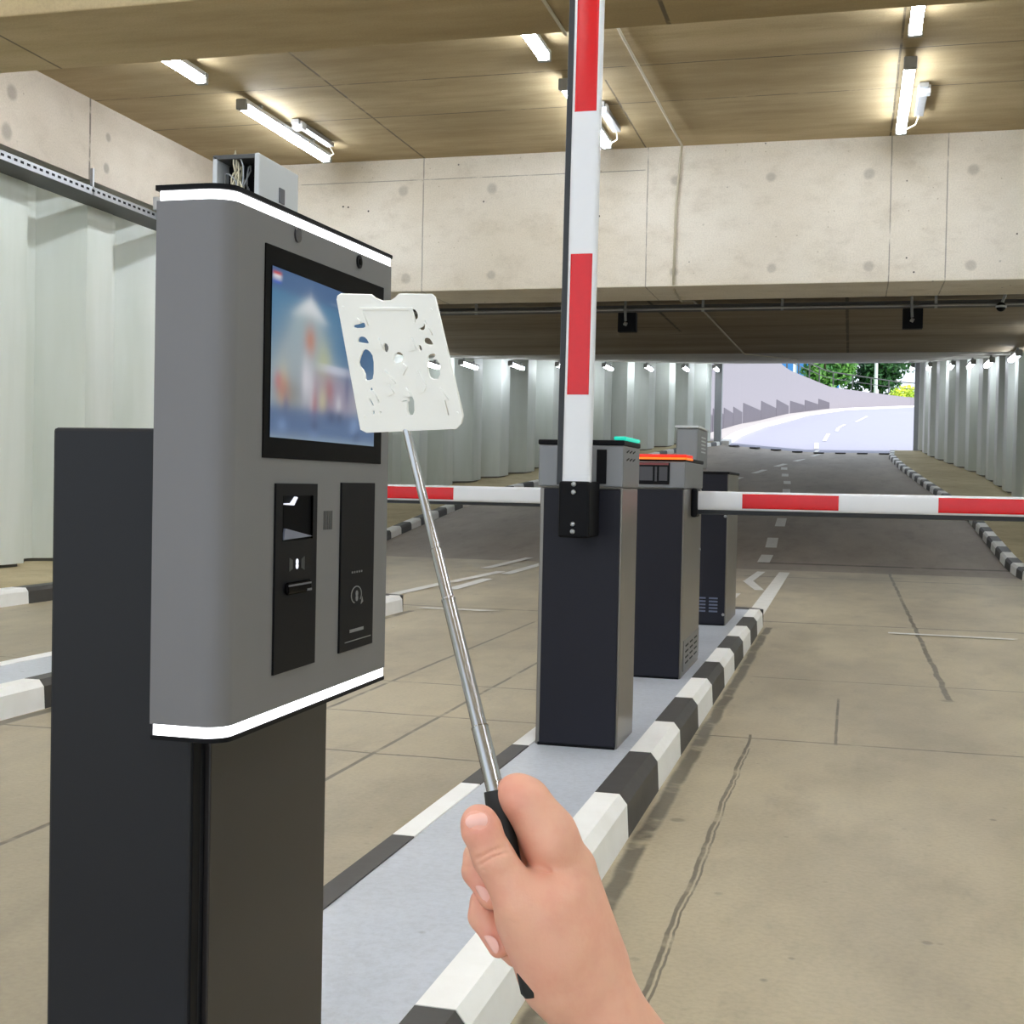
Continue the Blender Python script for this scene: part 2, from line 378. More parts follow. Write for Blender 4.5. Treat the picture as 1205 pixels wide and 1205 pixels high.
# ------------------------------------------------------------------ road paint (thin painted quads following the surface)
def paint(pts, name='road_marking', mat=M_mark):
    bm = bmesh.new(); bm.faces.new([bm.verts.new((x, y, S(x, y)+.006)) for x, y in pts])
    return struct(link(name, bm, mat))
def dash(x, y, L, wd=.10, x2=None, name='road_marking'):
    x2 = x if x2 is None else x2
    return paint([(x-wd/2, y), (x+wd/2, y), (x2+wd/2, y+L), (x2-wd/2, y+L)])
paint([(-.80, 10.1), (-.66, 10.1), (-.70, 16.3), (-.83, 16.3)])
paint([(-1.13, 11.4), (-1.02, 11.4), (-1.02, 12.8), (-1.13, 12.8)])
paint([(-1.15, 14.6), (-1.03, 14.6), (-.82, 13.3), (-.92, 13.3)]); paint([(-1.13, 14.6), (-1.03, 14.5), (-1.0, 16.3), (-1.1, 16.3)])
for x, y, L, x2 in ((-1.13, 17.9, .9, -1.13), (-1.13, 19.6, 1.2, -1.17), (-1.15, 22.4, 1.3, -1.18), (-1.28, 26.6, .9, -1.3), (-1.36, 28.9, .9, -1.4), (-1.45, 31.2, .9, -1.5), (-1.62, 33.5, .9, -1.66), (-1.76, 35.8, .9, -1.8)):
    dash(x, y, L, .17, x2)
for k in range(6): # converging dashes towards the ramp centre line
    y = 29+k*2.6; x = -3.3+k*.42; dash(x, y, 1.3, .16, x+.2)
dash(-1.15, 44.4, 1.2, .14, -1.1)
for (x, y, x2, y2) in ((-4.06, 10.4, -4.05, 12.6), (-4.02, 12.7, -3.98, 14.6), (-4.3, 15.0, -4.33, 17.4), (-3.82, 14.2, -3.88, 16.3), (-3.75, 11.9, -3.8, 13.4)):
    dash(x, y, y2-y, .12, x2)
paint([(-3.45, 9.98), (-2.9, 9.98), (-2.75, 10.08), (-3.4, 10.08)]); paint([(.3, 9.75), (1.15, 9.7), (1.2, 9.78), (.3, 9.83)])

# drain grate across the tunnel mouth, yellow marks
bm = bmesh.new()
for k in range(8):
    x = -4+k*.7; box(bm, x, x+.34, 43.6, 43.95, S(x, 43.8), S(x, 43.8)+.03)
struct(link('drain_channel', bm, M_kb))

# ------------------------------------------------------------------ outside the tunnel mouth
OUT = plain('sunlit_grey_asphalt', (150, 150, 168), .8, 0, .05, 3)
LE = [(-4.3, 44.2), (-4.5, 52), (-4.4, 65), (-3.0, 85), (-.6, 99), (5, 109), (14, 114), (30, 116)]
def Sout(y): return S(0, y)
def left_edge(t):
    i = min(int(t), len(LE)-2); f = t-i; return Vector((LE[i][0]+(LE[i+1][0]-LE[i][0])*f, LE[i][1]+(LE[i+1][1]-LE[i][1])*f, 0))
RD = (0, .8, 1.6, 2.4, 2.8, 3.6, 4.6, 5.6, 8, 12)
def zramp(p, x, y):
    f = min(1, max(0, (p.y-58)/25)); return min(8.6, S(x, y)*(1-f)+Sout(p.y)*f)
bm = bmesh.new(); rows = []
for k in range(36):
    p = left_edge(k/35*(len(LE)-1)*.999); q = left_edge(min(len(LE)-1.001, k/35*(len(LE)-1)*.999+.05))
    t = (q-p).normalized(); n = Vector((t.y, -t.x, 0))
    rows.append([bm.verts.new((p.x+n.x*d, p.y+n.y*d, zramp(p, p.x+n.x*d, p.y+n.y*d))) for d in RD])
for a, b in zip(rows, rows[1:]):
    for k in range(len(RD)-1): bm.faces.new((a[k], a[k+1], b[k+1], b[k]))
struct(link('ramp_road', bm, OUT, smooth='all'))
for k in range(4):    # painted centre line up the ramp
    bm = bmesh.new(); row = []
    for j in range(5):
        t = .25+k*.72+j*.13; p = left_edge(t); q = left_edge(t+.05); tt = (q-p).normalized(); nn = Vector((tt.y, -tt.x, 0)); e = []
        for d in (3.1+.3*k, 3.25+.3*k): v = p+nn*d; e.append(bm.verts.new((v.x, v.y, zramp(p, v.x, v.y)+.02)))
        row.append(e)
    for a, b in zip(row, row[1:]): bm.faces.new((a[0], a[1], b[1], b[0]))
    struct(link('road_marking', bm, M_mark))
def offset_strip(name, d0, d1, zoff, mat, z1=None, t0=0, t1=.999, n=60):
    bm = bmesh.new(); rows = []
    for k in range(n+1):
        t = (t0+(t1-t0)*k/n)*(len(LE)-1); t = min(t, len(LE)-1.001)
        p = left_edge(t); q = left_edge(min(len(LE)-1.0005, t+.05)); tt = (q-p).normalized(); nn = Vector((tt.y, -tt.x, 0))
        z = min(8.6, S(p.x, p.y))
        za = z+zoff; zb = za if z1 is None else z1(z, p)
        A = p+nn*d0; B = p+nn*d1
        rows.append([bm.verts.new((A.x, A.y, za-.3)), bm.verts.new((A.x, A.y, zb)), bm.verts.new((B.x, B.y, zb)), bm.verts.new((B.x, B.y, za-.3))])
    for a, b in zip(rows, rows[1:]):
        for k in range(3): bm.faces.new((a[k], a[k+1], b[k+1], b[k]))
    bm.faces.new(rows[0]); bm.faces.new(rows[-1][::-1])
    return struct(link(name, bm, mat))
M_pave = plain('pale_pavement', (176, 170, 170), .8, 0, .06, 2)
M_pink = concrete('pink_rendered_wall', (222, 194, 190), (212, 182, 180), (1, 1, .2), streak=.1, pit=0, stain=(206, 186, 190))
M_step = plain('grey_stepped_blocks', (92, 88, 98), .8, 0, .08, 2)
offset_strip('ramp_kerb', -.05, .25, .14, M_kw)
offset_strip('ramp_footway', -1.1, -.05, .13, M_pave)
offset_strip('retaining_wall', -1.6, -1.1, 0, M_pink, z1=lambda z, p: 8.35)
# dark grey stepped blocks along the foot of the retaining wall
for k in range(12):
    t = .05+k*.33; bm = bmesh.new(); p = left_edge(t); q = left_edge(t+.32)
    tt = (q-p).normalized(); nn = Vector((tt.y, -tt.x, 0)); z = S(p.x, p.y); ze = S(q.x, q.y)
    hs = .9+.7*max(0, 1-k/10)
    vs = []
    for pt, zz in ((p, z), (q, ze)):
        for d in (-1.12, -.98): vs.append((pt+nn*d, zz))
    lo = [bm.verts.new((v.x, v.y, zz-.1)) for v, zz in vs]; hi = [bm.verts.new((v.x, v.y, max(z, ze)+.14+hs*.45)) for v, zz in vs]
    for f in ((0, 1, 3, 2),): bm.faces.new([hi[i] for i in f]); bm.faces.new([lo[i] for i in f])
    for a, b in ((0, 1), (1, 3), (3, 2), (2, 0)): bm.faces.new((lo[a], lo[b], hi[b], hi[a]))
    struct(link('wall_foot_block', bm, M_step))
# parapet and railing on the retaining wall
offset_strip('wall_parapet', -1.65, -1.0, 0, plain('grey_parapet', (140, 136, 144), .8), z1=lambda z, p: 8.8)
rail = empty('railing', (-3.5, 85, 8.95), 'grey metal railing along the parapet above the pink retaining wall', 'railing')
with At((-3.5, 85, 8.95)):
    bm = bmesh.new(); pr = []
    for k in range(45):
        p = left_edge(1+k/44*5.6); q = left_edge(1+k/44*5.6+.05); tt = (q-p).normalized(); nn = Vector((tt.y, -tt.x, 0)); pr.append(p+nn*-1.3)
    tube(bm, [(p.x, p.y, 10.0) for p in pr], .05, 6); link('top_rail', bm, M_trayd, rail)
    bm = bmesh.new(); tube(bm, [(p.x, p.y, 9.5) for p in pr], .03, 6); link('lower_rail', bm, M_trayd, rail)
    for p in pr[::2]:
        bm = bmesh.new(); tube(bm, [(p.x, p.y, 8.93), (p.x, p.y, 10.02)], .05, 6); link('railing_post', bm, M_trayd, rail)
# ground level behind the wall
bm = bmesh.new()
g = [bm.verts.new(v) for v in ((-60, 46, 8.3), (-6.4, 46, 8.3), (-6.2, 60, 8.3), (-4.5, 86, 8.3), (-1.8, 101, 8.3), (4, 111, 8.3), (14, 116, 8.3), (60, 119, 8.4), (60, 220, 9), (-60, 220, 9))]
bm.faces.new(g); struct(link('ground', bm, plain('verge_grass', (120, 150, 70), .9, 0, .3, .6)))
bm = bmesh.new(); g = [bm.verts.new(v) for v in ((8, 44, 2), (8, 118, 8.4), (60, 118, 8.4), (60, 44, 5))]; bm.faces.new(g)
struct(link('ground', bm, plain('verge_grass_right', (120, 150, 70), .9, 0, .3, .6)))

def leaves(bm, c, r, n, sz, rng, squash=.8):
    for _ in range(n):
        while True:
            v = Vector((rng.uniform(-1, 1), rng.uniform(-1, 1), rng.uniform(-1, 1)))
            if .25 < v.length < 1: break
        p = Vector(c)+Vector((v.x*r, v.y*r, v.z*r*squash)) - OFF
        a = Vector((rng.gauss(0, 1), rng.gauss(0, 1), rng.gauss(0, 1))).normalized(); b = a.orthogonal().normalized(); s = sz*rng.uniform(.6, 1.3)
        vs = [bm.verts.new(p+a*s), bm.verts.new(p+b*s*.5), bm.verts.new(p-a*s), bm.verts.new(p-b*s*.5)]
        bm.faces.new(vs)
def leaf_mat(name, c1, c2):
    t = NT(name); n = t.noise(.8, 4); m = t.mix(t.ramp(n, .35, .65), lin(c1), lin(c2)); t.b.inputs['Transmission Weight'].default_value = 0
    return t.fin(m, .6)
ML1 = leaf_mat('dark_green_leaves', (62, 110, 58), (30, 70, 44)); ML2 = leaf_mat('mid_green_leaves', (96, 146, 62), (50, 104, 52)); ML3 = leaf_mat('yellow_green_leaves', (206, 216, 60), (136, 176, 40))
M_bark = plain('tree_bark', (96, 84, 70), .9, 0, .3, 3)
rng = random.Random(3)
def tree(x, y, h, r, mat, label, sz=.3):
    o = empty('tree', (x, y, 8.3), label, 'tree', 'trees beyond the tunnel mouth')
    with At((x, y, 8.3)):
        bm = bmesh.new(); tube(bm, [(x, y, 8.2), (x+.1, y, 8.3+h*.35), (x, y, 8.3+h*.6)], [.28, .2, .1], 8)
        for k in range(4):
            a = k*1.6; tube(bm, [(x+.05, y, 8.3+h*.35), (x+math.cos(a)*r*.5, y+math.sin(a)*r*.5, 8.3+h*.65)], [.11, .04], 6)
        link('trunk', bm, M_bark, o)
        bm = bmesh.new()
        for k in range(9):
            a = rng.uniform(0, 6.3); rr = rng.uniform(0, r*.7); leaves(bm, (x+rr*math.cos(a), y+rr*math.sin(a), 8.3+h*rng.uniform(.38, .9)), r*.55, 420, sz, rng)
        link('foliage', bm, mat, o)
tree(2.6, 128, 9, 3.6, ML1, 'dark green tree left of the white lamp post beyond the ramp')
tree(9.6, 136, 11, 4.4, ML1, 'tall dark green tree at the right end of the tunnel mouth view')
tree(-2.6, 124, 8, 3.0, ML2, 'mid green tree behind the railing nearest the blue glazed building')
tree(15, 124, 8, 3.4, ML2, 'mid green tree behind the yellow green shrub')
for i, (x, y, r, lb) in enumerate(((4.6, 116, 1.6, 'yellow green shrub at the end of the parapet, left one of two'), (8.6, 119.0, 1.9, 'yellow green shrub at the top of the ramp, right one of two'))):
    o = empty('shrub', (x, y, 8.3), lb, 'shrub', 'yellow green shrubs at the top of the ramp')
    with At((x, y, 8.3)):
        bm = bmesh.new(); leaves(bm, (x, y, 8.3+r*.55), r, 1400, .16, rng, .7); link('foliage', bm, ML3, o)
        bm = bmesh.new()
        for k in range(5): tube(bm, [(x, y, 8.3), (x+math.cos(k*1.3)*r*.4, y+math.sin(k*1.3)*r*.4, 8.3+r*.7)], .03, 5)
        link('stem', bm, M_bark, o)
lp = empty('lamp_post', (1.9, 112, 8.3), 'white lamp post standing behind the railing in front of the trees', 'lamp post')
with At((1.9, 112, 8.3)):
    bm = bmesh.new(); tube(bm, [(1.9, 112, 8.3), (1.9, 112, 16)], [.16, .11], 10); link('post', bm, M_boxw, lp)
    bm = bmesh.new(); box(bm, 1.9, 3.2, 111.85, 112.15, 15.9, 16.05, .03); link('lamp_arm', bm, M_boxw, lp)
# blue glazed building
bl = empty('office_building', (-4, 140, 8.3), 'distant white building with blue glazing seen above the ramp wall', 'building')
with At((-4, 140, 8.3)):
    bm = bmesh.new(); box(bm, -16, -1.2, 140, 150, 8.3, 18); link('wall', bm, plain('white_facade', (228, 230, 235), .7), bl)
    for k in range(9):
        bm = bmesh.new(); box(bm, -15.4+k*1.6, -14.2+k*1.6, 139.9, 140.05, 9, 17.4); link('window', bm, plain('blue_glazing', (52, 120, 190), .3), bl)
# portal edge pieces (steel end posts of the pile walls)
for x in (-4.42, 2.1):
    bm = bmesh.new(); z = S(x, 44); box(bm, x-.12, x+.12, 43.9, 44.15, z-.2, soff(44)+.1, .02); struct(link('trim_portal_post', bm, M_galv))

# ------------------------------------------------------------------ tube lights on the ceiling
TG = 'tube lights under the garage ceiling'
def tube_light(x, y0, L=2.2, label='', z=5.0, group=TG, spur=0, w_=.05, parent_name='tube_light', hsp=.075):
    o = empty(parent_name, (x, y0+L/2, z), label, 'light', group)
    with At((x, y0+L/2, z)):
        yc = y0+L/2
        bm = bmesh.new(); box(bm, x-w_*.9, x+w_*.9, y0+.04, y0+L-.04, z-.1, z-.05, .008)
        link('light_housing', bm, M_housing, o)
        bm = bmesh.new(); prism(bm, [(x-w_, z-.11), (x-w_*.7, z-.165), (x+w_*.7, z-.165), (x+w_, z-.11), (x+w_*.8, z-.095), (x-w_*.8, z-.095)], y0+.05, y0+L-.05, 'y'); link('diffuser', bm, M_wash if group != TG else M_tube, o)
        for e in (y0, y0+L-.06):
            bm = bmesh.new(); box(bm, x-w_-.008, x+w_+.008, e, e+.06, z-.17, z-.06, .01); link('end_cap', bm, M_housing, o)
        for e in (y0+L*.2, y0+L*.8):
            bm = bmesh.new(); box(bm, x-.02, x+.02, e-.02, e+.02, z-.06, z, .003); link('mounting_bracket', bm, M_galv, o)
        if spur:
            bm = bmesh.new(); box(bm, x+.12, x+.21, y0+.95, y0+1.95, z-.06, z-.01, .005); link('ballast_tray', bm, M_galv, o)
            bm = bmesh.new(); box(bm, x+.11, x+.23, y0+1.0, y0+1.12, z-.10, z-.02, .006); link('junction_box', bm, M_boxw, o)
            bm = bmesh.new(); tube(bm, [(x+.17, y0+1.9, z-.05), (x+.14, y0+2.1, z-.1), (x+.05, y0+2.15, z-.13)], .008, 6); link('cable', bm, M_wire, o)
    return o
for x, nm in ((.43, 'right'), (-2.74, 'middle'), (-6.13, 'left')):
    tube_light(x, 11.98, 2.25, f'tube light in the {nm} row just before the pale concrete beam', spur=1)
    tube_light(x, 8.95, 2.25, f'tube light in the {nm} row, part hidden by the near cross beam')
    for y, wh in ((4.6, 'first'), (1.4, 'second'), (-2, 'third')): tube_light(x, y, 2.25, f'{wh} tube light on this side of the near beam, {nm} row')
for y, wh in ((9, 'farthest'), (4.6, 'second farthest'), (1.4, 'second nearest'), (-2, 'nearest')): tube_light(3.6, y, 2.25, f'{wh} tube light over the right edge of the exit lane')
# wall washers along both tunnel walls
WG = 'short tube lights along the tops of the tunnel walls'
k = 0
LWLAB = []
for side, path, dx, ys in ((-1, LW, .55, (18.5, 21.5, 24.5, 27.0, 29.6, 32.2, 34.8, 37.4, 40, 42.4)), (1, RW, -.5, (18, 21, 24.2, 27.6, 31, 34.4, 37.8, 41.2))):
    for i, y in enumerate(ys):
        x = lerp_path(path, y)+dx; n = i+1
        ordn = ['nearest', 'second nearest', 'third nearest', 'fourth nearest', 'fifth nearest', 'sixth nearest', 'seventh nearest', 'eighth nearest', 'ninth nearest', 'farthest'][i]
        tube_light(x, y-.6, 1.25, f'{ordn} short tube light washing the {"left" if side < 0 else "right"} tunnel wall', z=soff(y)+(.0 if y < 24.5 else -.05), group=WG, parent_name='wall_washer_light')

# ------------------------------------------------------------------ cable trays and conduits
tr = empty('cable_tray', (-7.7, 0, 4.0), 'perforated cable tray running along the left concrete beam', 'cable tray')
with At((-7.7, 0, 4.0)):
    bm = bmesh.new(); box(bm, -7.95, -7.60, -4.4, 14.8, 3.93, 3.945); link('tray_base', bm, M_trayd, tr)
    bm = bmesh.new(); box(bm, -7.605, -7.59, -4.4, 14.8, 3.93, 4.01)
    for k in range(70): y = 8+k*.097; box(bm, -7.592, -7.586, y, y+.045, 3.962, 3.985, mi=1)
    link('tray_side', bm, [M_galv, M_black], tr)
    for y in (9.5, 11.6, 13.6):
        bm = bmesh.new(); box(bm, -7.62, -7.59, y, y+.03, 3.93, 4.2); link('hanger', bm, M_galv, tr)
jb = empty('junction_box', (-7.56, 12.9, 4.05), 'small white junction box beside the tray on the left beam', 'junction box')
with At((-7.56, 12.9, 4.05)):
    bm = bmesh.new(); box(bm, -7.6, -7.46, 12.78, 13.0, 4.02, 4.17, .01); link('enclosure', bm, M_boxw, jb)
    bm = bmesh.new(); box(bm, -7.59, -7.5, 12.85, 12.93, 3.94, 4.03, .005); link('mounting_bracket', bm, M_galv, jb)
for side, x, y, z in ((0, -7.82, 9.9, 2.3),):
    o = empty('wall_bracket', (x, y, z), 'small white triangular shelf bracket on the left sheet pile wall', 'bracket')
    with At((x, y, z)):
        bm = bmesh.new(); box(bm, x-.1, x+.22, y-.25, y+.25, z, z+.03, .004); link('shelf_plate', bm, M_boxw, o)
        bm = bmesh.new(); prism(bm, [(x-.1, z), (x+.2, z), (x-.1, z-.22)], y+.1, y+.12, 'y'); link('gusset', bm, M_boxw, o)
tr = empty('cable_tray', (0, 17.5, 3.5), 'long dark cable tray crossing under the low soffit behind the pale beam', 'cable tray')
with At((0, 17.5, 3.5)):
    bm = bmesh.new(); box(bm, -8.5, 3.3, 17.4, 17.62, 3.46, 3.475); link('tray_base', bm, M_trayd, tr)
    bm = bmesh.new(); box(bm, -8.5, 3.3, 17.385, 17.4, 3.455, 3.53); link('tray_side', bm, M_trayd, tr)
    bm = bmesh.new(); tube(bm, [(-8.5, 17.36, 3.47), (3.3, 17.36, 3.462)], .018, 8); link('conduit', bm, M_galv, tr)
    for x in (-5.2, -2.0, -.95, 1.0, 2.6):
        bm = bmesh.new(); box(bm, x, x+.035, 17.37, 17.4, 3.43, 3.6); link('hanger', bm, M_galv, tr)
bm = bmesh.new(); tube(bm, [(-2.02, 8.62, 4.97), (-2.02, 11, 4.975), (-1.99, 13, 4.97), (-1.96, 14.7, 4.965), (-1.99, 14.82, 4.85), (-2.03, 14.82, 4.3), (-2.04, 14.82, 3.4), (-2.08, 15.3, 3.37), (-2.1, 16.05, 3.38), (-2.1, 17.3, 3.56), (-2.07, 19, 3.57), (-2.05, 21, 3.58), (-1.98, 24.3, 3.57), (-1.6, 27, 3.78), (-1.3, 31, 4.12)], .014, 8)
tag(link('conduit', bm, M_cond, smooth='all'), 'thin pale conduit dropping over the concrete beam and on along the soffit', 'conduit')
bm = bmesh.new(); tube(bm, [(-1.97, 7.5, 4.135), (-1.96, 8.6, 4.135)], .012, 8); tag(link('conduit', bm, M_cond), 'short thin conduit under the near cross beam at the top edge', 'conduit')
for x, lb in ((-2.98, 'black square hanging box on the soffit just right of the raised boom'), (.726, 'black square hanging box on the soffit at the right, above the exit lane')):
    o = empty('hanging_box', (x, 17.2, 3.4), lb, 'hanging box', 'black square boxes under the soffit')
    with At((x, 17.2, 3.4)):
        bm = bmesh.new(); box(bm, x-.125, x+.125, 17.15, 17.28, 3.14, 3.40, .008); link('box_body', bm, M_black, o)
        bm = bmesh.new(); tube(bm, [(x-.02, 17.13, 3.6), (x-.02, 17.12, 3.45), (x-.01, 17.11, 3.28)], .018, 8); tube(bm, [(x-.03, 17.10, 3.25), (x+.01, 17.10, 3.23)], .026, 8); link('mounting_arm', bm, M_galv, o)
        bm = bmesh.new(); box(bm, x-.14, x+.02, 16.3, 16.5, 3.57, 3.6, .004); link('ceiling_plate', bm, M_galv, o)
o = empty('dome_camera', (1.8, 17.3, 3.5), 'small dark round camera hanging from the tray at the right edge', 'camera')
with At((1.8, 17.3, 3.5)):
    bm = bmesh.new(); bmesh.ops.create_uvsphere(bm, u_segments=16, v_segments=10, radius=.06, matrix=Matrix.Translation(Vector((1.8, 17.3, 3.42))-OFF)); link('dome', bm, M_black, o, smooth='all')
    bm = bmesh.new(); tube(bm, [(1.8, 17.3, 3.41), (1.8, 17.3, 3.435)], .066, 16); tube(bm, [(1.8, 17.3, 3.43), (1.86, 17.36, 3.6)], .02, 8); link('camera_mount', bm, M_boxw, o)

# ------------------------------------------------------------------ boom
def boom(parent, origin, d, up, L, reds, name='boom', hw=.0475, th=.022):
    """white boom from origin along d; up: side opposite to the black rubber edge"""
    o, d, u = Vector(origin), Vector(d).normalized(), Vector(up).normalized(); n = d.cross(u)
    def bar(nm, s0, s1, prof, mat, par):
        bm = bmesh.new(); A = [bm.verts.new(o+d*s0+u*a+n*b-OFF) for a, b in prof]; B = [bm.verts.new(o+d*s1+u*a+n*b-OFF) for a, b in prof]
        bm.faces.new(A); bm.faces.new(B[::-1])
        for i in range(len(prof)): bm.faces.new((A[i], A[(i+1) % len(prof)], B[(i+1) % len(prof)], B[i]))
        return link(nm, bm, mat, par, smooth=True)
    def oval(a, b, e=4, n_=28):
        out = []
        for k in range(n_):
            t = 2*math.pi*k/n_; c, s = math.cos(t), math.sin(t)
            out.append((a*math.copysign(abs(c)**(2/e), c), b*math.copysign(abs(s)**(2/e), s)))
        return out
    bar(name, 0, L, oval(hw, th, 4.5), M_white, parent)
    for a, b in reds: bar('red_band', a, b, oval(hw*.80, th*1.05, 9), M_red, parent)
    bar('rubber_edge', 0, L, [(-hw+.002+p, q) for p, q in ((0, -.015), (0, .015), (-.02, .012), (-.024, 0), (-.02, -.012))], M_rub, parent)
    bar('end_cap', L-.002, L+.02, oval(hw*1.02, th*1.05, 3), M_rub, parent)

# ------------------------------------------------------------------ barrier cabinets
def cabinet_shell(o, x0, x1, y0, y1, ztop, hood=True, front=M_navy, zsp=1.04, side_in=.03):
    """dark front, steel corner strips, grey hood, black lid"""
    zh = zsp if hood else ztop-.012
    bm = bmesh.new(); box(bm, x0, x1, y0+.012, y1, .126, zh, .004); link('cabinet_body', bm, M_steel, o)
    bm = bmesh.new(); box(bm, x0+.016, x1-.006, y0, y0+.02, .135, zh-.004, .003); link('front_panel', bm, front, o)
    bm = bmesh.new(); box(bm, x0+.01, x1-.008, y0+.004, y1-.01, .124, .136); link('plinth', bm, M_black, o)
    bm = bmesh.new(); box(bm, x0-.001, x0+.004, y0+.02, y1-.01, .135, zh-.004, .001); link('side_panel', bm, front, o)
    if hood:
        bm = bmesh.new(); box(bm, x0-.004, x1+.004, y0-.006, y1+.004, zh+.003, ztop-.018, .006); link('hood', bm, M_cgrey, o)
    bm = bmesh.new(); box(bm, x0-.006, x1+.006, y0-.008, y1+.008, ztop-.018, ztop, .004); link('lid', bm, M_black, o)
def screws(o, pts, r=.009, axis='y', d=.006):
    for p in pts:
        bm = bmesh.new(); q = Vector(p); e = q+Vector((0, -d, 0)) if axis == 'y' else q+Vector((d, 0, 0))
        tube(bm, [q, q.lerp(e, .7), e], [r, r*.92, r*.5], 12); link('bolt', bm, M_galv, o, smooth='all')

# nearest gate, boom raised
g1 = empty('barrier_gate', (-.9, 4.54, .126), 'nearest barrier cabinet on the island, its striped boom raised upright', 'barrier gate', 'barrier gates on the island')
with At((-.9, 4.54, .126)):
    cabinet_shell(g1, -1.06, -.765, 4.38, 4.72, 1.208)
    bm = bmesh.new(); box(bm, -.855, -.820, 4.370, 4.376, 1.055, 1.175, .002); link('sensor_window', bm, M_black, g1)
    bm = bmesh.new()
    for r_ in range(2):
        for c in range(3): y = 4.44+c*.065; z = 1.165-r_*.028; prism(bm, [(y, z), (y+.045, z+.008), (y+.045, z+.012), (y, z+.005)], -.7612, -.7595, 'x')
    link('vent_slots', bm, M_black, g1)
    bm = bmesh.new(); box(bm, -.80, -.756, 4.39, 4.70, 1.209, 1.222, .005); link('status_light', bm, M_teal, g1)
    bm = bmesh.new(); box(bm, -.948, -.842, 4.19, 4.375, .872, 1.062, .008); arm = link('boom_bracket', bm, M_black, g1)
    with At(OFF): pass
    screws(arm, [(-.896, 4.19, 1.052), (-.896, 4.19, 1.025), (-.897, 4.19, .918), (-.897, 4.19, .893)], .0085)
    boom(g1, (-.893, 4.225, 1.05), (.0065, 0, 1), (1, 0, 0), 3.1, [(.303, .774), (1.248, 1.72), (2.19, 2.66)], hw=.0485, th=.026)
# second gate, boom lowered over the exit lane
g2 = empty('barrier_gate', (-.88, 6.48, .126), 'second barrier cabinet with an orange light strip, boom lowered over right lane', 'barrier gate', 'barrier gates on the island')
with At((-.88, 6.48, .126)):
    cabinet_shell(g2, -1.06, -.765, 6.1, 6.85, 1.19, zsp=1.04)
    bm = bmesh.new(); box(bm, -1.06, -.757, 6.085, 6.36, 1.192, 1.205, .004); link('status_light', bm, M_redl, g2)
    bm = bmesh.new(); box(bm, -1.063, -.754, 6.080, 6.34, 1.180, 1.190, .003); link('light_strip', bm, M_or, g2)
    bm = bmesh.new(); box(bm, -1.0, -.835, 6.082, 6.093, 1.06, 1.165, .004); wd = link('display_window', bm, M_black, g2)
    bm = bmesh.new(); box(bm, -.995, -.840, 6.080, 6.084, 1.153, 1.163); link('red_trim', bm, plain('dull_red_trim', (120, 56, 58), .5), g2)
    bm = bmesh.new(); box(bm, -.905, -.895, 6.0805, 6.084, 1.075, 1.145); box(bm, -.985, -.915, 6.0815, 6.083, 1.078, 1.145); box(bm, -.885, -.845, 6.0815, 6.083, 1.078, 1.145); link('display_bars', bm, plain('dark_grey_lens', (62, 60, 64), .3), g2)
    bm = bmesh.new(); box(bm, -.7655, -.762, 6.2, 6.84, .15, .30, .001); link('vent_panel', bm, M_cgrey, g2)
    bm = bmesh.new()
    for r_ in range(4):
        for c in range(3): box(bm, -.7615, -.7602, 6.27+c*.18, 6.38+c*.18, .18+r_*.028, .188+r_*.028)
    link('vent_slots', bm, M_black, g2)
    screws(g2, [(-.7645, 6.8, .72), (-.7645, 6.82, .93)], .010, 'x')
    bm = bmesh.new(); box(bm, -.765, -.735, 6.38, 6.52, .90, 1.045, .01); link('boom_bracket', bm, M_black, g2)
    boom(g2, (-.75, 6.45, .984), (1, 0, .002), (0, 0, 1), 3.0, [(.234, .699), (1.162, 1.63), (2.09, 2.55)], hw=.0475, th=.026)
# third gate, dark, boom lowered over the entry lane
g3 = empty('barrier_gate', (-.88, 8.95, .126), 'farthest dark slim barrier cabinet near island end, boom lowered over left lane', 'barrier gate', 'barrier gates on the island')
with At((-.88, 8.95, .126)):
    cabinet_shell(g3, -1.01, -.785, 8.6, 9.4, 1.158, hood=False)
    bm = bmesh.new()
    for c in range(2):
        for r_ in range(5): box(bm, -.975+c*.08, -.918+c*.08, 8.592, 8.601, .215+r_*.022, .225+r_*.022)
    link('vent_slots', bm, plain('vent_blue_grey', (96, 104, 128), .5), g3)
    screws(g3, [(-.80, 8.6, .86), (-.80, 8.6, .2)], .010)
    bm = bmesh.new(); box(bm, -1.06, -.98, 8.5, 8.62, .88, 1.03, .01); link('boom_bracket', bm, M_black, g3)
    boom(g3, (-1.03, 8.5, .972), (-1, 0, 0), (0, 0, 1), 2.45, [(1.635, 2.2)], hw=.055, th=.03)
# slim payment column behind the second gate
pc = empty('payment_column', (-.94, 7.65, .126), 'slim grey column with a white cap between second and third barrier cabinets', 'payment column')
with At((-.94, 7.65, .126)):
    bm = bmesh.new(); box(bm, -1.0, -.88, 7.62, 7.8, .126, 1.17, .008); link('column_body', bm, M_navy, pc)
    bm = bmesh.new(); box(bm, -1.005, -.875, 7.58, 8.1, 1.165, 1.40, .01); hd = link('column_head', bm, M_cgrey, pc)
    bm = bmesh.new(); box(bm, -1.012, -.868, 7.57, 8.11, 1.40, 1.415, .004); link('cap', bm, M_boxw, pc)
    bm = bmesh.new()
    for r_ in range(5): box(bm, -.8755, -.873, 7.75, 7.98, 1.26+r_*.022, 1.268+r_*.022)
    link('vent_slots', bm, M_boxw, pc)

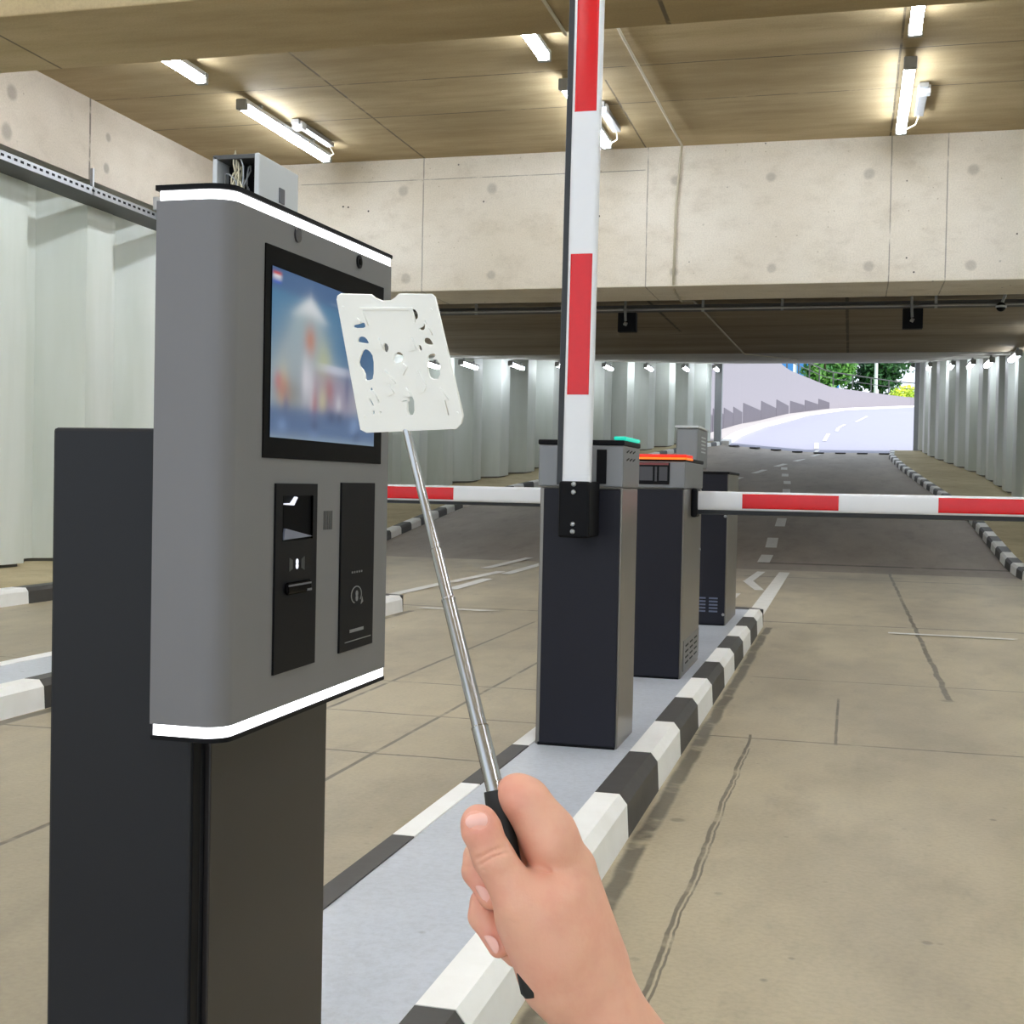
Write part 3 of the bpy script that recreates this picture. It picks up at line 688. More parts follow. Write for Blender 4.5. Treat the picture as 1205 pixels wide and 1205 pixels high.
# ------------------------------------------------------------------ ticket kiosk
kk = empty('ticket_kiosk', (-.77, 1.45, .126), 'large grey and black parking ticket kiosk with glowing white edge strips, nearest on the island', 'kiosk')
def wedge(bm, x0, x1, y0, y1, za0, za1, zb0, zb1, r=.03, mi=0):
    """box whose top/bottom run from (za0, zb0) at y0 to (za1, zb1) at y1; the near lane-side corner is rounded"""
    pl = [(x0, y0), (x1-r*1.15, y0)]
    for k in range(1, 9):
        a = k/8*math.pi/2; pl.append((x1-r*1.15+r*1.15*math.sin(a), y0+r-r*math.cos(a)))
    pl += [(x1, y1-.006), (x1-.006, y1), (x0, y1)]
    f = lambda y: (y-y0)/(y1-y0)
    lo = [bm.verts.new(Vector((x, y, zb0+(zb1-zb0)*f(y)))-OFF) for x, y in pl]; hi = [bm.verts.new(Vector((x, y, za0+(za1-za0)*f(y)))-OFF) for x, y in pl]
    fs = [bm.faces.new(lo), bm.faces.new(hi[::-1])]
    for i in range(len(pl)): fs.append(bm.faces.new((lo[i], lo[(i+1) % len(pl)], hi[(i+1) % len(pl)], hi[i])))
    for f_ in fs: f_.material_index = mi
with At((-.77, 1.45, .126)):
    T = .010
    bm = bmesh.new(); box(bm, -.868, -.690, 1.255, 1.262+.36, .126, 1.103, .004); link('pillar', bm, M_pillar, kk)
    bm = bmesh.new(); box(bm, -.69, -.682, 1.285, 1.612, .14, 1.0, .002); link('pillar_panel', bm, plain('pillar_panel_black', (46, 43, 43), .34, 0, .06, 6, spec=.35), kk)
    bm = bmesh.new(); box(bm, -.694, -.6885, 1.258, 1.275, .14, 1.0, .001); link('pillar_trim', bm, M_black, kk)
    bm = bmesh.new(); box(bm, -.88, -.67, 1.24, 1.64, .124, .14, .003); link('base_plate', bm, M_pillar, kk)
    bm = bmesh.new(); wedge(bm, -.703, -.62, 1.19, 1.672, 1.336, 1.346, .791, .791, .024); hd = link('head', bm, M_greyf, kk, smooth=True)
    bm = bmesh.new(); wedge(bm, -.700, -.6215, 1.192, 1.671, 1.3465, 1.3575, 1.3355, 1.3455, .024); link('upper_light_strip', bm, M_led, kk, smooth=True)
    bm = bmesh.new(); wedge(bm, -.704, -.619, 1.189, 1.673, 1.352, 1.362, 1.3465, 1.3575, .024); link('top_cover', bm, M_black, kk, smooth=True)
    bm = bmesh.new(); wedge(bm, -.700, -.6215, 1.192, 1.671, .791, .791, .779, .779, .024); link('lower_light_strip', bm, M_led, kk, smooth=True)
    bm = bmesh.new(); wedge(bm, -.703, -.62, 1.192, 1.672, .779, .779, .774, .774, .024); link('bottom_cover', bm, M_black, kk, smooth=True)
    bm = bmesh.new(); box(bm, -.79, -.70, 1.47, 1.60, 1.1, 1.352, .004); link('mast', bm, M_pillar, kk)
    # screen
    bm = bmesh.new(); prism(bm, [(1.273, 1.073), (1.634, 1.073), (1.634, 1.312), (1.273, 1.306)], -.622, -.6185, 'x'); link('screen_bezel', bm, M_glass, kk)
# the picture on the display: a soft-focus town under a blue sky
def display_picture():
    NY, NZ = 92, 60; y0, y1, z0, z1 = 1.288, 1.604, 1.096, 1.284
    u, v = np.meshgrid(np.linspace(0, 1, NY), np.linspace(0, 1, NZ))
    rs = np.random.RandomState(5)
    def c(rgb): return np.array(lin(rgb))
    img = np.zeros((NZ, NY, 3))
    for i in range(3): img[..., i] = c((42, 120, 168))[i]*(1-v*.15) + 0*u
    low = np.clip((.60-v)/.35, 0, 1)[..., None]; img = img*(1-low)+c((150, 172, 188))*low
    def blob(cu, cv, ru, rv, rgb, a=1, p=2):
        d = np.abs((u-cu)/ru)**p+np.abs((v-cv)/rv)**p; k = (a*np.exp(-d*.9))[..., None]; return img*(1-k)+c(rgb)*k
    img = blob(.5, .96, 3, .09, (40, 84, 138), .9, 6)
    img = blob(.28, .50, .28, .25, (150, 168, 176), .8); img = blob(.15, .30, .14, .25, (132, 124, 112), .8)
    def tri(cu, v0, v1, w0, w1, rgb, a, soft=.02):
        f = np.clip((v-v0)/(v1-v0), 0, 1); wd = w0+(w1-w0)*f; m = 1/(1+np.exp((np.abs(u-cu)-wd)/soft))*(1/(1+np.exp(-(v-v0)/soft)))*(1/(1+np.exp((v-v1)/soft))); k = (a*m)[..., None]
        return img*(1-k)+c(rgb)*k
    img = tri(.30, .34, .86, .34, .04, (160, 174, 182), .75, .025)
    img = tri(.33, .76, .90, .15, .0, (234, 236, 238), .95); img = blob(.30, .70, .13, .09, (150, 172, 178), .8)
    img = blob(.33, .62, .05, .09, (190, 120, 96), .85); img = blob(.46, .48, .07, .14, (186, 188, 132), .7)
    img = blob(.66, .47, .22, .03, (214, 220, 236), .9, 4); img = blob(.55, .30, .26, .15, (160, 140, 160), .8, 4)
    for k in range(14):
        img = blob(rs.uniform(.1, .95), rs.uniform(.18, .42), rs.uniform(.02, .05), rs.uniform(.05, .12), [(216, 214, 222), (170, 90, 90), (200, 186, 190), (96, 92, 130), (206, 196, 150)][k % 5], .65)
    img = blob(.06, .34, .03, .05, (196, 74, 92), .5); img = blob(.85, .60, .2, .3, (52, 84, 130), .75); img = blob(.5, .10, 2, .10, (54, 88, 140), .85, 4)
    for k in range(10): img = blob(rs.uniform(.05, .95), rs.uniform(.05, .2), .04, .04, [(30, 52, 100), (120, 150, 196)][k % 2], .6)
    img = blob(.04, .945, .035, .016, (228, 226, 230), .95, 4); img = blob(.04, .968, .035, .012, (206, 60, 60), .95, 4); img = blob(.04, .917, .035, .014, (40, 84, 190), .95, 4)
    img = blob(.62, .90, .1, .012, (120, 140, 170), .6, 4)
    bm = bmesh.new(); lay = bm.loops.layers.float_color.new('picture')
    vs = [[bm.verts.new(Vector((-.6178, y0+(y1-y0)*i/(NY-1), z0+(z1-z0)*j/(NZ-1)))-Vector((-.77, 1.45, .126))) for i in range(NY)] for j in range(NZ)]
    idx = {}
    for j in range(NZ):
        for i in range(NY): idx[vs[j][i]] = (j, i)
    for j in range(NZ-1):
        for i in range(NY-1):
            f = bm.faces.new((vs[j][i], vs[j][i+1], vs[j+1][i+1], vs[j+1][i]))
            for l in f.loops: a, b = idx[l.vert]; l[lay] = (*img[a, b], 1)
    t = NT('display_picture'); at = t.n('ShaderNodeAttribute'); at.attribute_name = 'picture'
    t.put(t.b.inputs['Base Color'], (.01, .01, .012)); t.put(t.b.inputs['Emission Color'], at.outputs['Color']); t.b.inputs['Emission Strength'].default_value = .62; t.b.inputs['Roughness'].default_value = .12
    return link('display', bm, t.m, kk, smooth='all')
display_picture()
with At((-.77, 1.45, .126)):
    F = -.62
    def disc(name, y, z, r, mat, par=kk, x=F, t=.002):
        bm = bmesh.new(); tube(bm, [(x-.002, y, z), (x+t, y, z)], r, 20); return link(name, bm, mat, par, smooth=True)
    disc('proximity_sensor', 1.356, 1.330, .0085, plain('smoked_lens', (62, 60, 64), .25)); 
    cm_ = disc('camera_lens', 1.545, 1.332, .0085, M_black); bm = bmesh.new(); tube(bm, [(F+.002, 1.5455, 1.332), (F+.003, 1.5455, 1.332)], .004, 12); link('lens_glass', bm, M_glass, cm_)
    # ticket module: dark panel with a recessed mouth, contactless mark and slot
    bm = bmesh.new()
    y0, y1, z0, z1 = 1.306, 1.420, .830, 1.045; a0, a1, b0, b1 = 1.324, 1.407, .980, 1.031
    for q in ((y0, y1, z0, b0), (y0, y1, b1, z1), (y0, a0, b0, b1), (a1, y1, b0, b1)): box(bm, F-.001, F+.0025, q[0], q[1], q[2], q[3])
    tm = link('ticket_panel', bm, M_black, kk)
    bm = bmesh.new(); box(bm, F+.0005, F+.0028, a0, a1, b0, b1)
    for f in [f for f in bm.faces if f.normal.x > .5 or all(v.co.x+OFF.x > F+.002 for v in f.verts)]: bm.faces.remove(f)
    mo = link('scanner_mouth', bm, plain('scanner_black', (6, 6, 8), .4, spec=.03), tm)
    bm = bmesh.new(); prism(bm, [(1.326, .981), (1.405, .983), (1.33, .994)], F+.0008, F+.0034, 'x'); link('scanner_shelf', bm, plain('blue_grey_shelf', (112, 116, 134), .35), tm)
    bm = bmesh.new(); prism(bm, [(1.327, 1.021), (1.352, 1.020), (1.362, 1.029), (1.357, 1.030), (1.345, 1.0225), (1.327, 1.0225)], F+.0008, F+.0034, 'x'); link('scanner_glass', bm, M_dot, tm)
    bm = bmesh.new()
    for a, b, e in ((1.343, 1.352, 1), (1.376, 1.385, -1)): prism(bm, [(a, .944), (b, .947), (b, .957), (a, .960)] if e > 0 else [(a, .947), (b, .944), (b, .960), (a, .957)], F+.002, F+.0028, 'x')
    link('card_symbol', bm, plain('dim_grey_symbol', (58, 58, 60), .5), tm)
    bm = bmesh.new(); tube(bm, [(F+.002, 1.364, .9495), (F+.003, 1.364, .9495)], .0035, 12); tube(bm, [(F+.002, 1.364, .9545), (F+.003, 1.364, .9545)], .0035, 12); link('indicator_light', bm, M_dot, tm)
    bm = bmesh.new(); box(bm, F+.002, F+.007, 1.331, 1.398, .918, .932, .003); sl = link('ticket_slot', bm, M_glass, tm)
    bm = bmesh.new(); box(bm, F+.006, F+.0076, 1.333, 1.395, .9275, .9295); box(bm, F+.006, F+.0078, 1.384, 1.396, .9195, .922); link('slot_edge', bm, M_grey, sl)
    # speaker grille
    bm = bmesh.new()
    for k in range(5): y = 1.445+k*.0058; box(bm, F-.0005, F+.0008, y, y+.0028, .989, 1.012)
    link('speaker_grille', bm, plain('grille_dark', (70, 69, 70), .5), kk)
    # payment module
    bm = bmesh.new(); box(bm, F-.001, F+.0025, 1.496, 1.612, .831, 1.047, .0008); pm = link('payment_panel', bm, M_black, kk)
    bm = bmesh.new(); yc, zc = 1.550, .9015; N = 30
    for k in range(N):
        a = math.radians(-40+k*290/N); b = math.radians(-40+(k+.98)*290/N)
        for r0, r1 in ((.0165, .0185),):
            pts = [(yc+r0*math.cos(a), zc+r0*.62*math.sin(a)), (yc+r1*math.cos(a), zc+r1*.62*math.sin(a)), (yc+r1*math.cos(b), zc+r1*.62*math.sin(b)), (yc+r0*math.cos(b), zc+r0*.62*math.sin(b))]
            prism(bm, pts, F+.0024, F+.0030, 'x')
    prism(bm, [(1.566, .888), (1.574, .891), (1.570, .898)], F+.0024, F+.0030, 'x')
    link('contactless_symbol', bm, M_ink, pm)
    bm = bmesh.new(); tube(bm, [(F+.002, 1.551, .897), (F+.0033, 1.551, .897)], .004, 12); tube(bm, [(F+.002, 1.551, .903), (F+.0033, 1.551, .903)], .004, 12); link('indicator_light', bm, M_ink, pm)
    bm = bmesh.new(); box(bm, F+.0024, F+.0029, 1.529, 1.577, .8535, .8575); link('printed_word', bm, M_ink, pm); bm = bmesh.new(); box(bm, F+.0024, F+.0029, 1.513, 1.604, .8420, .8432); link('printed_line', bm, M_ink, pm); bm = bmesh.new()
    for k in range(5): box(bm, F+.0024, F+.0029, 1.533+k*.008, 1.537+k*.008, .930, .9325)
    link('printed_dots', bm, M_ink, pm)
# open electrical box standing on the kiosk mast
eb = empty('electrical_box', (-.77, 1.56, 1.352), 'small pale grey open electrical box with loose wires on top behind the kiosk', 'electrical box')
with At((-.77, 1.56, 1.352)):
    x0, x1, y0, y1, z0, z1 = -.806, -.742, 1.50, 1.618, 1.352, 1.464; t = .004
    bm = bmesh.new()
    for q in ((x0, x0+t*1.6, y0, y1, z0, z1), (x0, x1, y1-t, y1, z0, z1), (x0, x1, y0, y1, z0, z0+t)): box(bm, *q, .0008)
    link('enclosure', bm, M_boxw, eb)
    bm = bmesh.new(); box(bm, x0, x1, y0, y1, z1-t, z1+.002, .001); link('top_plate', bm, M_trayd, eb)
    bm = bmesh.new(); box(bm, x1-.004, x1+.003, y0-.003, y1, z0, z1+.002, .002); dr = link('side_door', bm, M_boxw, eb)
    bm = bmesh.new(); box(bm, x1+.003, x1+.0045, 1.556, 1.572, 1.415, 1.435, .0005); box(bm, x1+.003, x1+.005, 1.553, 1.576, 1.409, 1.412); link('latch', bm, M_grey, dr)
    bm = bmesh.new(); box(bm, x0+.008, x1-.006, y0+.03, y0+.034, z0+.006, z1-.006); link('inner_plate', bm, M_black, eb)
    r_ = random.Random(11)
    for k in range(16):
        bm = bmesh.new(); xa = r_.uniform(x0+.012, x1-.012); xb = r_.uniform(x0+.012, x1-.012); xc = r_.uniform(x0+.01, x1-.01); P = []
        for i in range(13):
            s = i/12; P.append((xa*(1-s)**2+2*xc*s*(1-s)+xb*s*s+.006*math.sin(s*9+k), y0+.012+.010*math.sin(s*5+k), z0+.02+.075*(1-abs(2*s-1)**1.7)*r_.uniform(.92, 1)*(.6+.05*k)))
        tube(bm, P, .0011, 6); link('wire', bm, [M_wire, M_wire, M_galv][k % 3], eb, smooth='all')

# ------------------------------------------------------------------ things held in front: helper frame around the hand
AX = CM.copy()     # rows world X,Y,Z in camera axes -> columns: camera right, up, back in the world
def pt(px, py, depth):
    """a place `depth` metres ahead of the photographer's eye"""
    d = Vector(((px-602.5)/1500, -(py-602.5)/1500, -1)); return CAMPOS + CM @ (d*depth)
# selfie stick
st0 = pt(628, 1173, .735); st1 = pt(583, 930, .762); st4 = pt(477.5, 502, .882)
axis = (st4-st1).normalized(); Ls = (st4-st1).length
stick = empty('selfie_stick', tuple(st0), 'telescopic chrome selfie stick with black grip held in the hand', 'selfie stick')
with At(st0):
    bm = bmesh.new(); dd = (st1-st0).normalized(); Lg = (st1-st0).length
    tube(bm, [st0, st0+dd*.003, st0+dd*.02, st0+dd*(Lg-.006), st1], [.0050, .0070, .0074, .0074, .0070], 24); link('grip', bm, M_grip, stick, smooth=True)
    cuts = [(-.006, .155, .0054, .0052), (.15, .49, .0047, .0044), (.48, .63, .0039, .0037), (.62, 1.0, .0032, .0029)]
    for a, b, r0, r1 in cuts:
        bm = bmesh.new(); A = st1+axis*Ls*a; B = st1+axis*Ls*b
        tube(bm, [A, A.lerp(B, .985), A.lerp(B, .988), B], [r0, r1, r1*1.07, r1*1.04], 24); link('telescopic_tube', bm, M_pole, stick, smooth=True)
    bm = bmesh.new(); tube(bm, [st4-axis*.002, st4+axis*.006], .0042, 16); link('mounting_head', bm, M_plastic, stick, smooth=True)
# white stencil plate on the stick
pc0 = pt(471, 428, .86)
U = (CM @ Vector((115, -2, 60))).normalized(); V = (CM @ Vector((28, -160, -59))).normalized(); V = (V-U*V.dot(U)).normalized(); W = V.cross(U)
PW = .86/1500*130*1.0; PH = .86/1500*173
def solve2d(px, py):     # photo point to plate coordinates by intersecting the sight line with the plate plane
    d = (pt(px, py, 1)-CAMPOS); Nn = U.cross(V); tt = (pc0-CAMPOS).dot(Nn)/d.dot(Nn); q = CAMPOS+d*tt-pc0
    return (q.dot(U), q.dot(V))
OUTL = [(401, 346), (437, 347), (442, 351), (450, 354.5), (460, 354), (466, 350), (470, 346), (508, 346.5), (512, 350), (545, 489), (543, 498), (537, 504), (432, 508.5), (425, 505), (397, 352), (398, 348)]
def cz(x, y): return (300+x/4.635, 270+y/4.635)
HOLES = [[(858, 445), (872, 436), (888, 455), (889, 480), (872, 489), (860, 470)], [(545, 520), (575, 515), (592, 507), (601, 518), (598, 536), (548, 537)],
    [(567, 608), (572, 590), (588, 584), (606, 592), (622, 622), (570, 615)], [(600, 670), (622, 674), (643, 705), (643, 795), (625, 806), (604, 806), (603, 770), (575, 738), (585, 700)],
    [(705, 628), (720, 622), (732, 645), (722, 668), (708, 664)], [(765, 690), (780, 672), (800, 675), (811, 700), (795, 722), (764, 725)],
    [(900, 535), (918, 530), (922, 515), (930, 518), (926, 547), (905, 548)], [(925, 600), (940, 590), (958, 597), (973, 628), (930, 622)], [(892, 632), (906, 630), (915, 655), (900, 662)],
    [(950, 684), (980, 676), (986, 690), (966, 706), (948, 708)], [(947, 724), (1004, 716), (1006, 806), (962, 806), (950, 770)], [(627, 870), (640, 858), (646, 876), (632, 880)],
    [(624, 926), (634, 924), (652, 958), (642, 965)], [(670, 926), (678, 924), (684, 946), (676, 950)], [(642, 990), (654, 984), (655, 1005), (644, 1010)], [(680, 990), (690, 988), (692, 1002), (683, 1003)],
    [(803, 930), (836, 928), (836, 941), (806, 940)], [(835, 922), (868, 920), (870, 1002), (838, 1003)]]
def plate_mesh(loops, th, bev, nm):
    cu = bpy.data.curves.new(nm, 'CURVE'); cu.dimensions = '2D'; cu.fill_mode = 'BOTH'; cu.extrude = th/2; cu.bevel_depth = bev; cu.bevel_resolution = 2
    for L in loops:
        sp = cu.splines.new('POLY'); sp.points.add(len(L)-1)
        for p, (a, b) in zip(sp.points, L): p.co = (a, b, 0, 1)
        sp.use_cyclic_u = True
    tmp = bpy.data.objects.new('tmp', cu); COL.objects.link(tmp); bpy.context.view_layer.update()
    me = bpy.data.meshes.new_from_object(tmp.evaluated_get(bpy.context.evaluated_depsgraph_get()))
    bpy.data.objects.remove(tmp); bpy.data.curves.remove(cu); return me
def smooth_loop(L, it=1):
    for _ in range(it):
        o = []
        for i in range(len(L)):
            a, b = L[i], L[(i+1) % len(L)]; o += [(a[0]*.75+b[0]*.25, a[1]*.75+b[1]*.25), (a[0]*.25+b[0]*.75, a[1]*.25+b[1]*.75)]
        L = o
    return L
def grow(h, k=1.3):
    a = sum(p[0] for p in h)/len(h); b = sum(p[1] for p in h)/len(h); return [(a+(x-a)*k, b+(y-b)*k) for x, y in h]
me = plate_mesh([[solve2d(*p) for p in OUTL]] + [[solve2d(*cz(*p)) for p in smooth_loop(h)] for h in [grow(q) for q in HOLES]]  , .0012, .0003, 'stencil_plate')
me.materials.clear(); me.materials.append(M_plastic)
plate = bpy.data.objects.new('stencil_plate', me); COL.objects.link(plate)
Rm = Matrix((U, V, U.cross(V))).transposed().to_4x4(); plate.matrix_world = Matrix.Translation(pc0) @ Rm
tag(plate, 'white plastic stencil plate with cut-out shapes fixed on the end of the selfie stick', 'stencil plate')
toward = 1 if (U.cross(V)).dot(CAMPOS-pc0) > 0 else -1
def relief(nm, loops_px, h):
    for L in loops_px:
        m2 = plate_mesh([[solve2d(*cz(*p)) for p in L]], h, .0002, nm); m2.materials.clear(); m2.materials.append(M_plastic)
        for v in m2.vertices: v.co.z += toward*(.0008+.0004)
        o = bpy.data.objects.new(nm, m2); COL.objects.link(o); o.parent = plate
relief('raised_frame', [[(580, 424), (862, 424), (862, 434), (580, 434)], [(580, 434), (592, 434), (622, 520), (612, 520)], [(850, 434), (862, 434), (880, 500), (872, 505)]], .0014)
relief('raised_motif', [[(565, 482), (585, 505), (548, 508)], [(680, 590), (705, 650), (660, 652)], [(715, 765), (770, 835), (703, 830)], [(735, 840), (765, 890), (735, 905), (718, 890)],
    [(860, 590), (885, 650), (850, 660)], [(895, 765), (940, 850), (930, 880), (905, 890), (880, 820)], [(1015, 862), (1060, 925), (1040, 925), (1058, 1000), (1020, 930), (990, 925)],
    [(935, 500), (972, 570), (940, 560)], [(830, 862), (858, 905), (815, 910)], [(815, 730), (835, 745), (815, 790), (795, 770)], [(650, 880), (672, 915), (640, 915)]], .0012)
relief('screw_head', [[(485+6*math.cos(a), 422+6*math.sin(a)) for a in (0, 1, 2, 3, 4, 5)], [(965+6*math.cos(a), 435+6*math.sin(a)) for a in (0, 1, 2, 3, 4, 5)], [(601+6*math.cos(a), 1018+6*math.sin(a)) for a in (0, 1, 2, 3, 4, 5)], [(1108+6*math.cos(a), 998+6*math.sin(a)) for a in (0, 1, 2, 3, 4, 5)]], .0004)

# ------------------------------------------------------------------ the hand: one continuous surface grown round the bones
def hand_surface():
    # coordinates: x right, y down (photo pixels at .75 m, 0.5 mm each), z towards the eye
    h = 1.6
    x = np.arange(520, 860, h); y = np.arange(890, 1330, h); z = np.arange(-92, 78, h)
    X, Y, Z = np.meshgrid(x, y, z, indexing='ij')
    def cone(a, b, ra, rb):
        a = np.array(a, float); b = np.array(b, float); d = b-a; L2 = d.dot(d)
        t = np.clip(((X-a[0])*d[0]+(Y-a[1])*d[1]+(Z-a[2])*d[2])/L2, 0, 1)
        return np.sqrt((X-a[0]-t*d[0])**2+(Y-a[1]-t*d[1])**2+(Z-a[2]-t*d[2])**2)-(ra+(rb-ra)*t)
    def ell(c, r):
        k = np.sqrt(((X-c[0])/r[0])**2+((Y-c[1])/r[1])**2+((Z-c[2])/r[2])**2); return (k-1)*min(r)
    def smin(a, b, k):
        g = np.clip(.5+.5*(b-a)/k, 0, 1); return b+(a-b)*g-k*g*(1-g)
    def chain(pts, k=3):
        d = None
        for p, q in zip(pts, pts[1:]):
            c = cone(p[:3], q[:3], p[3], q[3]); d = c if d is None else smin(d, c, k)
        return d
    # palm and forearm
    palm = smin(cone((652, 1062, -8), (690, 1150, -14), 44, 45), cone((672, 1030, -24), (700, 1140, -26), 31, 40), 22)
    palm = smin(palm, cone((660, 1100, 8), (706, 1190, -10), 44, 43), 20)
    palm = smin(palm, cone((712, 1196, -14), (790, 1318, -30), 47, 56), 20)
    palm = smin(palm, cone((668, 1060, -55), (698, 1150, -42), 26, 32), 22)
    palm = smin(palm, cone((634, 1072, 12), (660, 1144, 4), 52, 48), 20)
    palm = smin(palm, cone((662, 1146, 0), (736, 1250, -20), 45, 49), 20)
    # thumb: base, knuckle, tip
    th = chain([(650, 1112, 24, 38), (612, 1050, 34, 29), (580, 998, 33, 22.5), (567, 968, 30, 22), (564, 960, 29, 20)], 8)
    th = smin(th, ell((585, 1004, 36), (21, 17, 20)), 8)
    # index
    ix = chain([(668, 1030, -22, 32), (648, 982, -12, 28), (617, 944, -14, 23.5), (607, 938, -20, 21.5), (592, 962, -44, 15), (574, 990, -38, 12.5)], 8)
    ix = smin(ix, cone((622, 948, -11), (646, 996, -6), 23, 30), 20)
    ix = smin(ix, ell((612, 934, -16), (18, 17, 17)), 6)
    # middle, ring, little: behind the grip, returning at its left
    md = chain([(676, 1050, -50, 28), (610, 1000, -62, 19), (563, 1016, -30, 18), (561, 1030, -18, 17.5), (577, 1056, 2, 13.5)], 6)
    rg = chain([(680, 1080, -58, 26), (615, 1056, -66, 18), (571, 1072, -32, 18), (569, 1084, -20, 18), (587, 1114, 0, 13)], 6)
    lt = chain([(684, 1105, -60, 22), (630, 1098, -60, 16), (588, 1104, -36, 16), (589, 1116, -26, 15), (605, 1130, -10, 11)], 6)
    D = smin(palm, th, 15)
    D = smin(D, ix, 9)
    for f in (md, rg, lt): D = smin(D, f, 4.0)
    # room for the grip is left by the fingers closing round it; skin folds
    def crease(pl, dep, wd, D):
        dist = None
        for p, q in zip(pl, pl[1:]):
            c = cone(p, q, 0, 0); dist = c if dist is None else np.minimum(dist, c)
        return D+dep*np.exp(-(dist/wd)**2)
    D = crease([(563, 997, 50), (578, 988, 54), (592, 984, 50), (602, 984, 44)], 3.6, 2.4, D)
    D = crease([(565, 1004, 52), (580, 994, 56), (596, 990, 50)], 3.0, 2.2, D)
    D = crease([(570, 1009, 52), (582, 1000, 56)], 2.0, 2.0, D)
    D = crease([(602, 984, 36), (614, 1000, 30), (632, 1012, 24), (646, 1020, 20)], 4.0, 3.0, D)
    D = crease([(545, 1022, -10), (556, 1020, 2)], 1.2, 3, D)
    D = crease([(585, 1066, 58), (598, 1066, 62), (608, 1066, 62)], .8, 2.5, D)
    D = crease([(607, 958, 22), (618, 952, 22), (628, 944, 18)], 1.2, 2.2, D)
    D = crease([(612, 964, 22), (622, 958, 22)], .9, 2.0, D)
    D = crease([(594, 1090, 60), (606, 1092, 62), (616, 1096, 62)], .8, 2.5, D)
    # thumb nail bed, slightly flattened, with its rim
    nail = np.sqrt(((X-563)/15.5)**2+((Y-954)/10.5)**2)
    front = Z > 30
    D = np.where(front, D+1.1*np.clip(1.15-nail, 0, .25)/.25*0.9, D)
    # naive surface nets
    ins = D < 0
    nx, ny, nz = D.shape
    c = [ins[i:nx-1+i, j:ny-1+j, k:nz-1+k] for i in (0, 1) for j in (0, 1) for k in (0, 1)]
    s = sum(q.astype(int) for q in c); act = (s > 0) & (s < 8)
    idx = -np.ones(act.shape, int); ai = np.argwhere(act); idx[act] = np.arange(len(ai))
    acc = np.zeros((len(ai), 3)); cnt = np.zeros(len(ai))
    corners = [(i, j, k) for i in (0, 1) for j in (0, 1) for k in (0, 1)]
    for a in range(8):
        for b in range(a+1, 8):
            if sum(abs(p-q) for p, q in zip(corners[a], corners[b])) != 1: continue
            A = ai+np.array(corners[a]); B = ai+np.array(corners[b])
            da = D[A[:, 0], A[:, 1], A[:, 2]]; db = D[B[:, 0], B[:, 1], B[:, 2]]; m = (da < 0) != (db < 0)
            t = np.where(m, da/np.where(m, da-db, 1), 0)[:, None]
            acc += np.where(m[:, None], A+(B-A)*t, 0); cnt += m
    P = acc/cnt[:, None]*h+np.array([x[0], y[0], z[0]])
    faces = []
    for ax in range(3):
        u, v = [(1, 2), (2, 0), (0, 1)][ax]
        sl = [slice(1, n-1) for n in (nx, ny, nz)]; sl[ax] = slice(0, (nx, ny, nz)[ax]-1)
        s2 = list(sl); s2[ax] = slice(1, (nx, ny, nz)[ax])
        a = ins[tuple(sl)]; b = ins[tuple(s2)]; e = np.argwhere(a != b)
        off = np.array([q.start for q in sl]); e = e+off
        sgn = ins[e[:, 0], e[:, 1], e[:, 2]]
        def nb(du, dv):
            q = e.copy(); q[:, u] -= du; q[:, v] -= dv; return idx[q[:, 0], q[:, 1], q[:, 2]]
        quad = np.stack([nb(0, 0), nb(1, 0), nb(1, 1), nb(0, 1)], 1)
        quad[~sgn] = quad[~sgn][:, ::-1]; faces.append(quad)
    Fq = np.concatenate(faces); Fq = Fq[(Fq >= 0).all(1)]
    return P, Fq
P, Fq = hand_surface()
hand_at = pt(650, 1080, .75)
def hw_(p):
    d = .75 - p[2]*.0005; return pt(602.5+(p[0]-602.5)*.75/d, 602.5+(p[1]-602.5)*.75/d, d) if False else CAMPOS + CM @ Vector(((p[0]-602.5)*.0005, -(p[1]-602.5)*.0005, -(.75-p[2]*.0005)))
me = bpy.data.meshes.new('hand'); me.from_pydata([tuple(hw_(p)-hand_at) for p in P], [], [tuple(map(int, f)) for f in Fq]); me.validate()
bm = bmesh.new(); bm.from_mesh(me); bmesh.ops.recalc_face_normals(bm, faces=bm.faces)
for _ in range(2): bmesh.ops.smooth_vert(bm, verts=bm.verts, factor=.5, use_axis_x=True, use_axis_y=True, use_axis_z=True)
bm.to_mesh(me); bm.free()
for p in me.polygons: p.use_smooth = True
att = me.color_attributes.new('skin_tint', 'FLOAT_COLOR', 'POINT')
base = np.array(lin((226, 172, 146))); red = np.array(lin((222, 136, 122))); nailc = np.array(lin((236, 166, 156)))
def gz(c, r): return np.exp(-(((P-np.array(c))/np.array(r))**2).sum(1))
k = np.clip(gz((563, 960, 45), (26, 22, 40))+.9*gz((560, 1050, 0), (26, 22, 50))+.9*gz((575, 1110, 0), (28, 26, 50))+.6*gz((600, 930, -10), (28, 20, 40))+.35*gz((640, 1030, 20), (30, 20, 50))+.25*gz((640, 1120, 40), (30, 30, 50)), 0, 1)[:, None]
tint = base*(1-k*.6)+red*k*.6
nm = ((((P[:, 0]-563)/14.5)**2+((P[:, 1]-954)/9.5)**2) < 1) & (P[:, 2] > 32)
tint[nm] = nailc*.5+base*.5
buf = np.ones((len(P), 4), np.float32); buf[:, :3] = tint
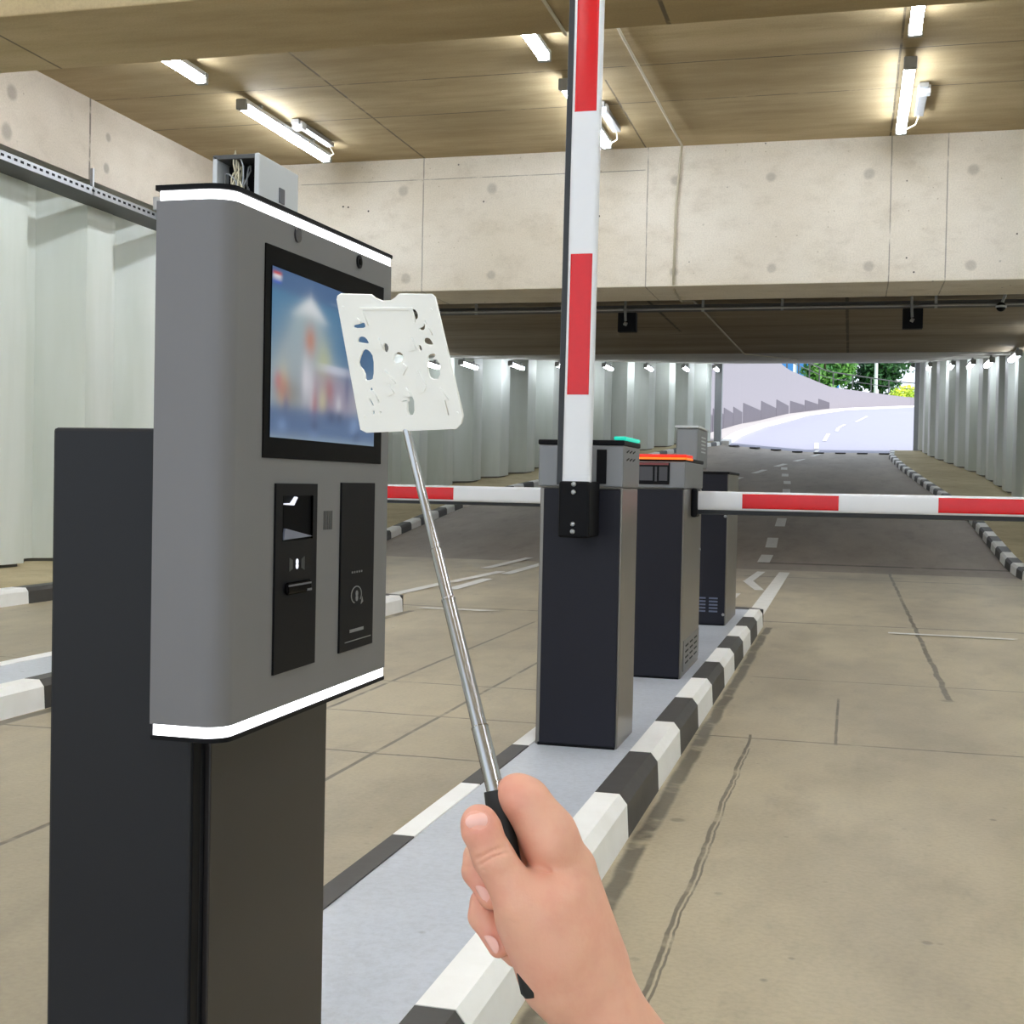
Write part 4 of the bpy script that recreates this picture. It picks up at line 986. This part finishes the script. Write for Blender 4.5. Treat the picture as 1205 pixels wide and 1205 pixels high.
if len(me.vertices) == len(P): att.data.foreach_set('color', buf.ravel())
t = NT('skin'); at = t.n('ShaderNodeAttribute'); at.attribute_name = 'skin_tint'
nz = t.noise(260, 3, .6); mot = t.noise(45, 3, .6)
col = t.mix(t.math('MULTIPLY', t.ramp(mot, .4, .7), .34), at.outputs['Color'], lin((214, 140, 122)))
t.b.inputs['Subsurface Weight'].default_value = .18; t.b.inputs['Subsurface Radius'].default_value = (.008, .003, .0015); t.b.inputs['Subsurface Scale'].default_value = .6
t.bump(t.math('ADD', nz, t.math('MULTIPLY', mot, .8)), .3, .0008); t.fin(col, .48); me.materials.append(t.m)
hand = bpy.data.objects.new('hand', me); COL.objects.link(hand); hand.location = hand_at
tag(hand, 'right hand and forearm gripping the black handle of the selfie stick', 'hand')
# finger nails showing at the left of the grip
nt = plain('fingernail', (240, 188, 176), .25, 0, .03, 30)
def nail(c, u, n, a, b):
    c = Vector(hw_(c)); u = (CM @ Vector((u[0], -u[1], u[2]))).normalized(); n = (CM @ Vector((n[0], -n[1], n[2]))).normalized(); n = (n-u*n.dot(u)).normalized(); v = n.cross(u)
    bm = bmesh.new(); N = 18; rings = []
    for r_ in (0, .5, .85, 1):
        rings.append([bm.verts.new(c+u*a*r_*math.cos(q*2*math.pi/N)+v*b*r_*math.sin(q*2*math.pi/N)-n*(b*.55*r_*r_*abs(math.sin(q*2*math.pi/N))**2+.0003*(r_ == 1))-hand_at) for q in range(N)] if r_ else [bm.verts.new(c-hand_at)])
    for q in range(N): bm.faces.new((rings[0][0], rings[1][q], rings[1][(q+1) % N]))
    for A, B in zip(rings[1:], rings[2:]):
        for q in range(N): bm.faces.new((A[q], A[(q+1) % N], B[(q+1) % N], B[q]))
    o = link('fingernail', bm, nt, hand, smooth='all'); return o
nail((562, 953.5, 50), (.96, -.2, .1), (-.1, -.35, .93), .0066, .0048)
nail((566.5, 1050, 12.5), (.5, .85, .1), (-.62, .25, .75), .0062, .0042)
nail((577, 1108, 12.0), (.55, .83, .1), (-.6, .25, .75), .0062, .0042)
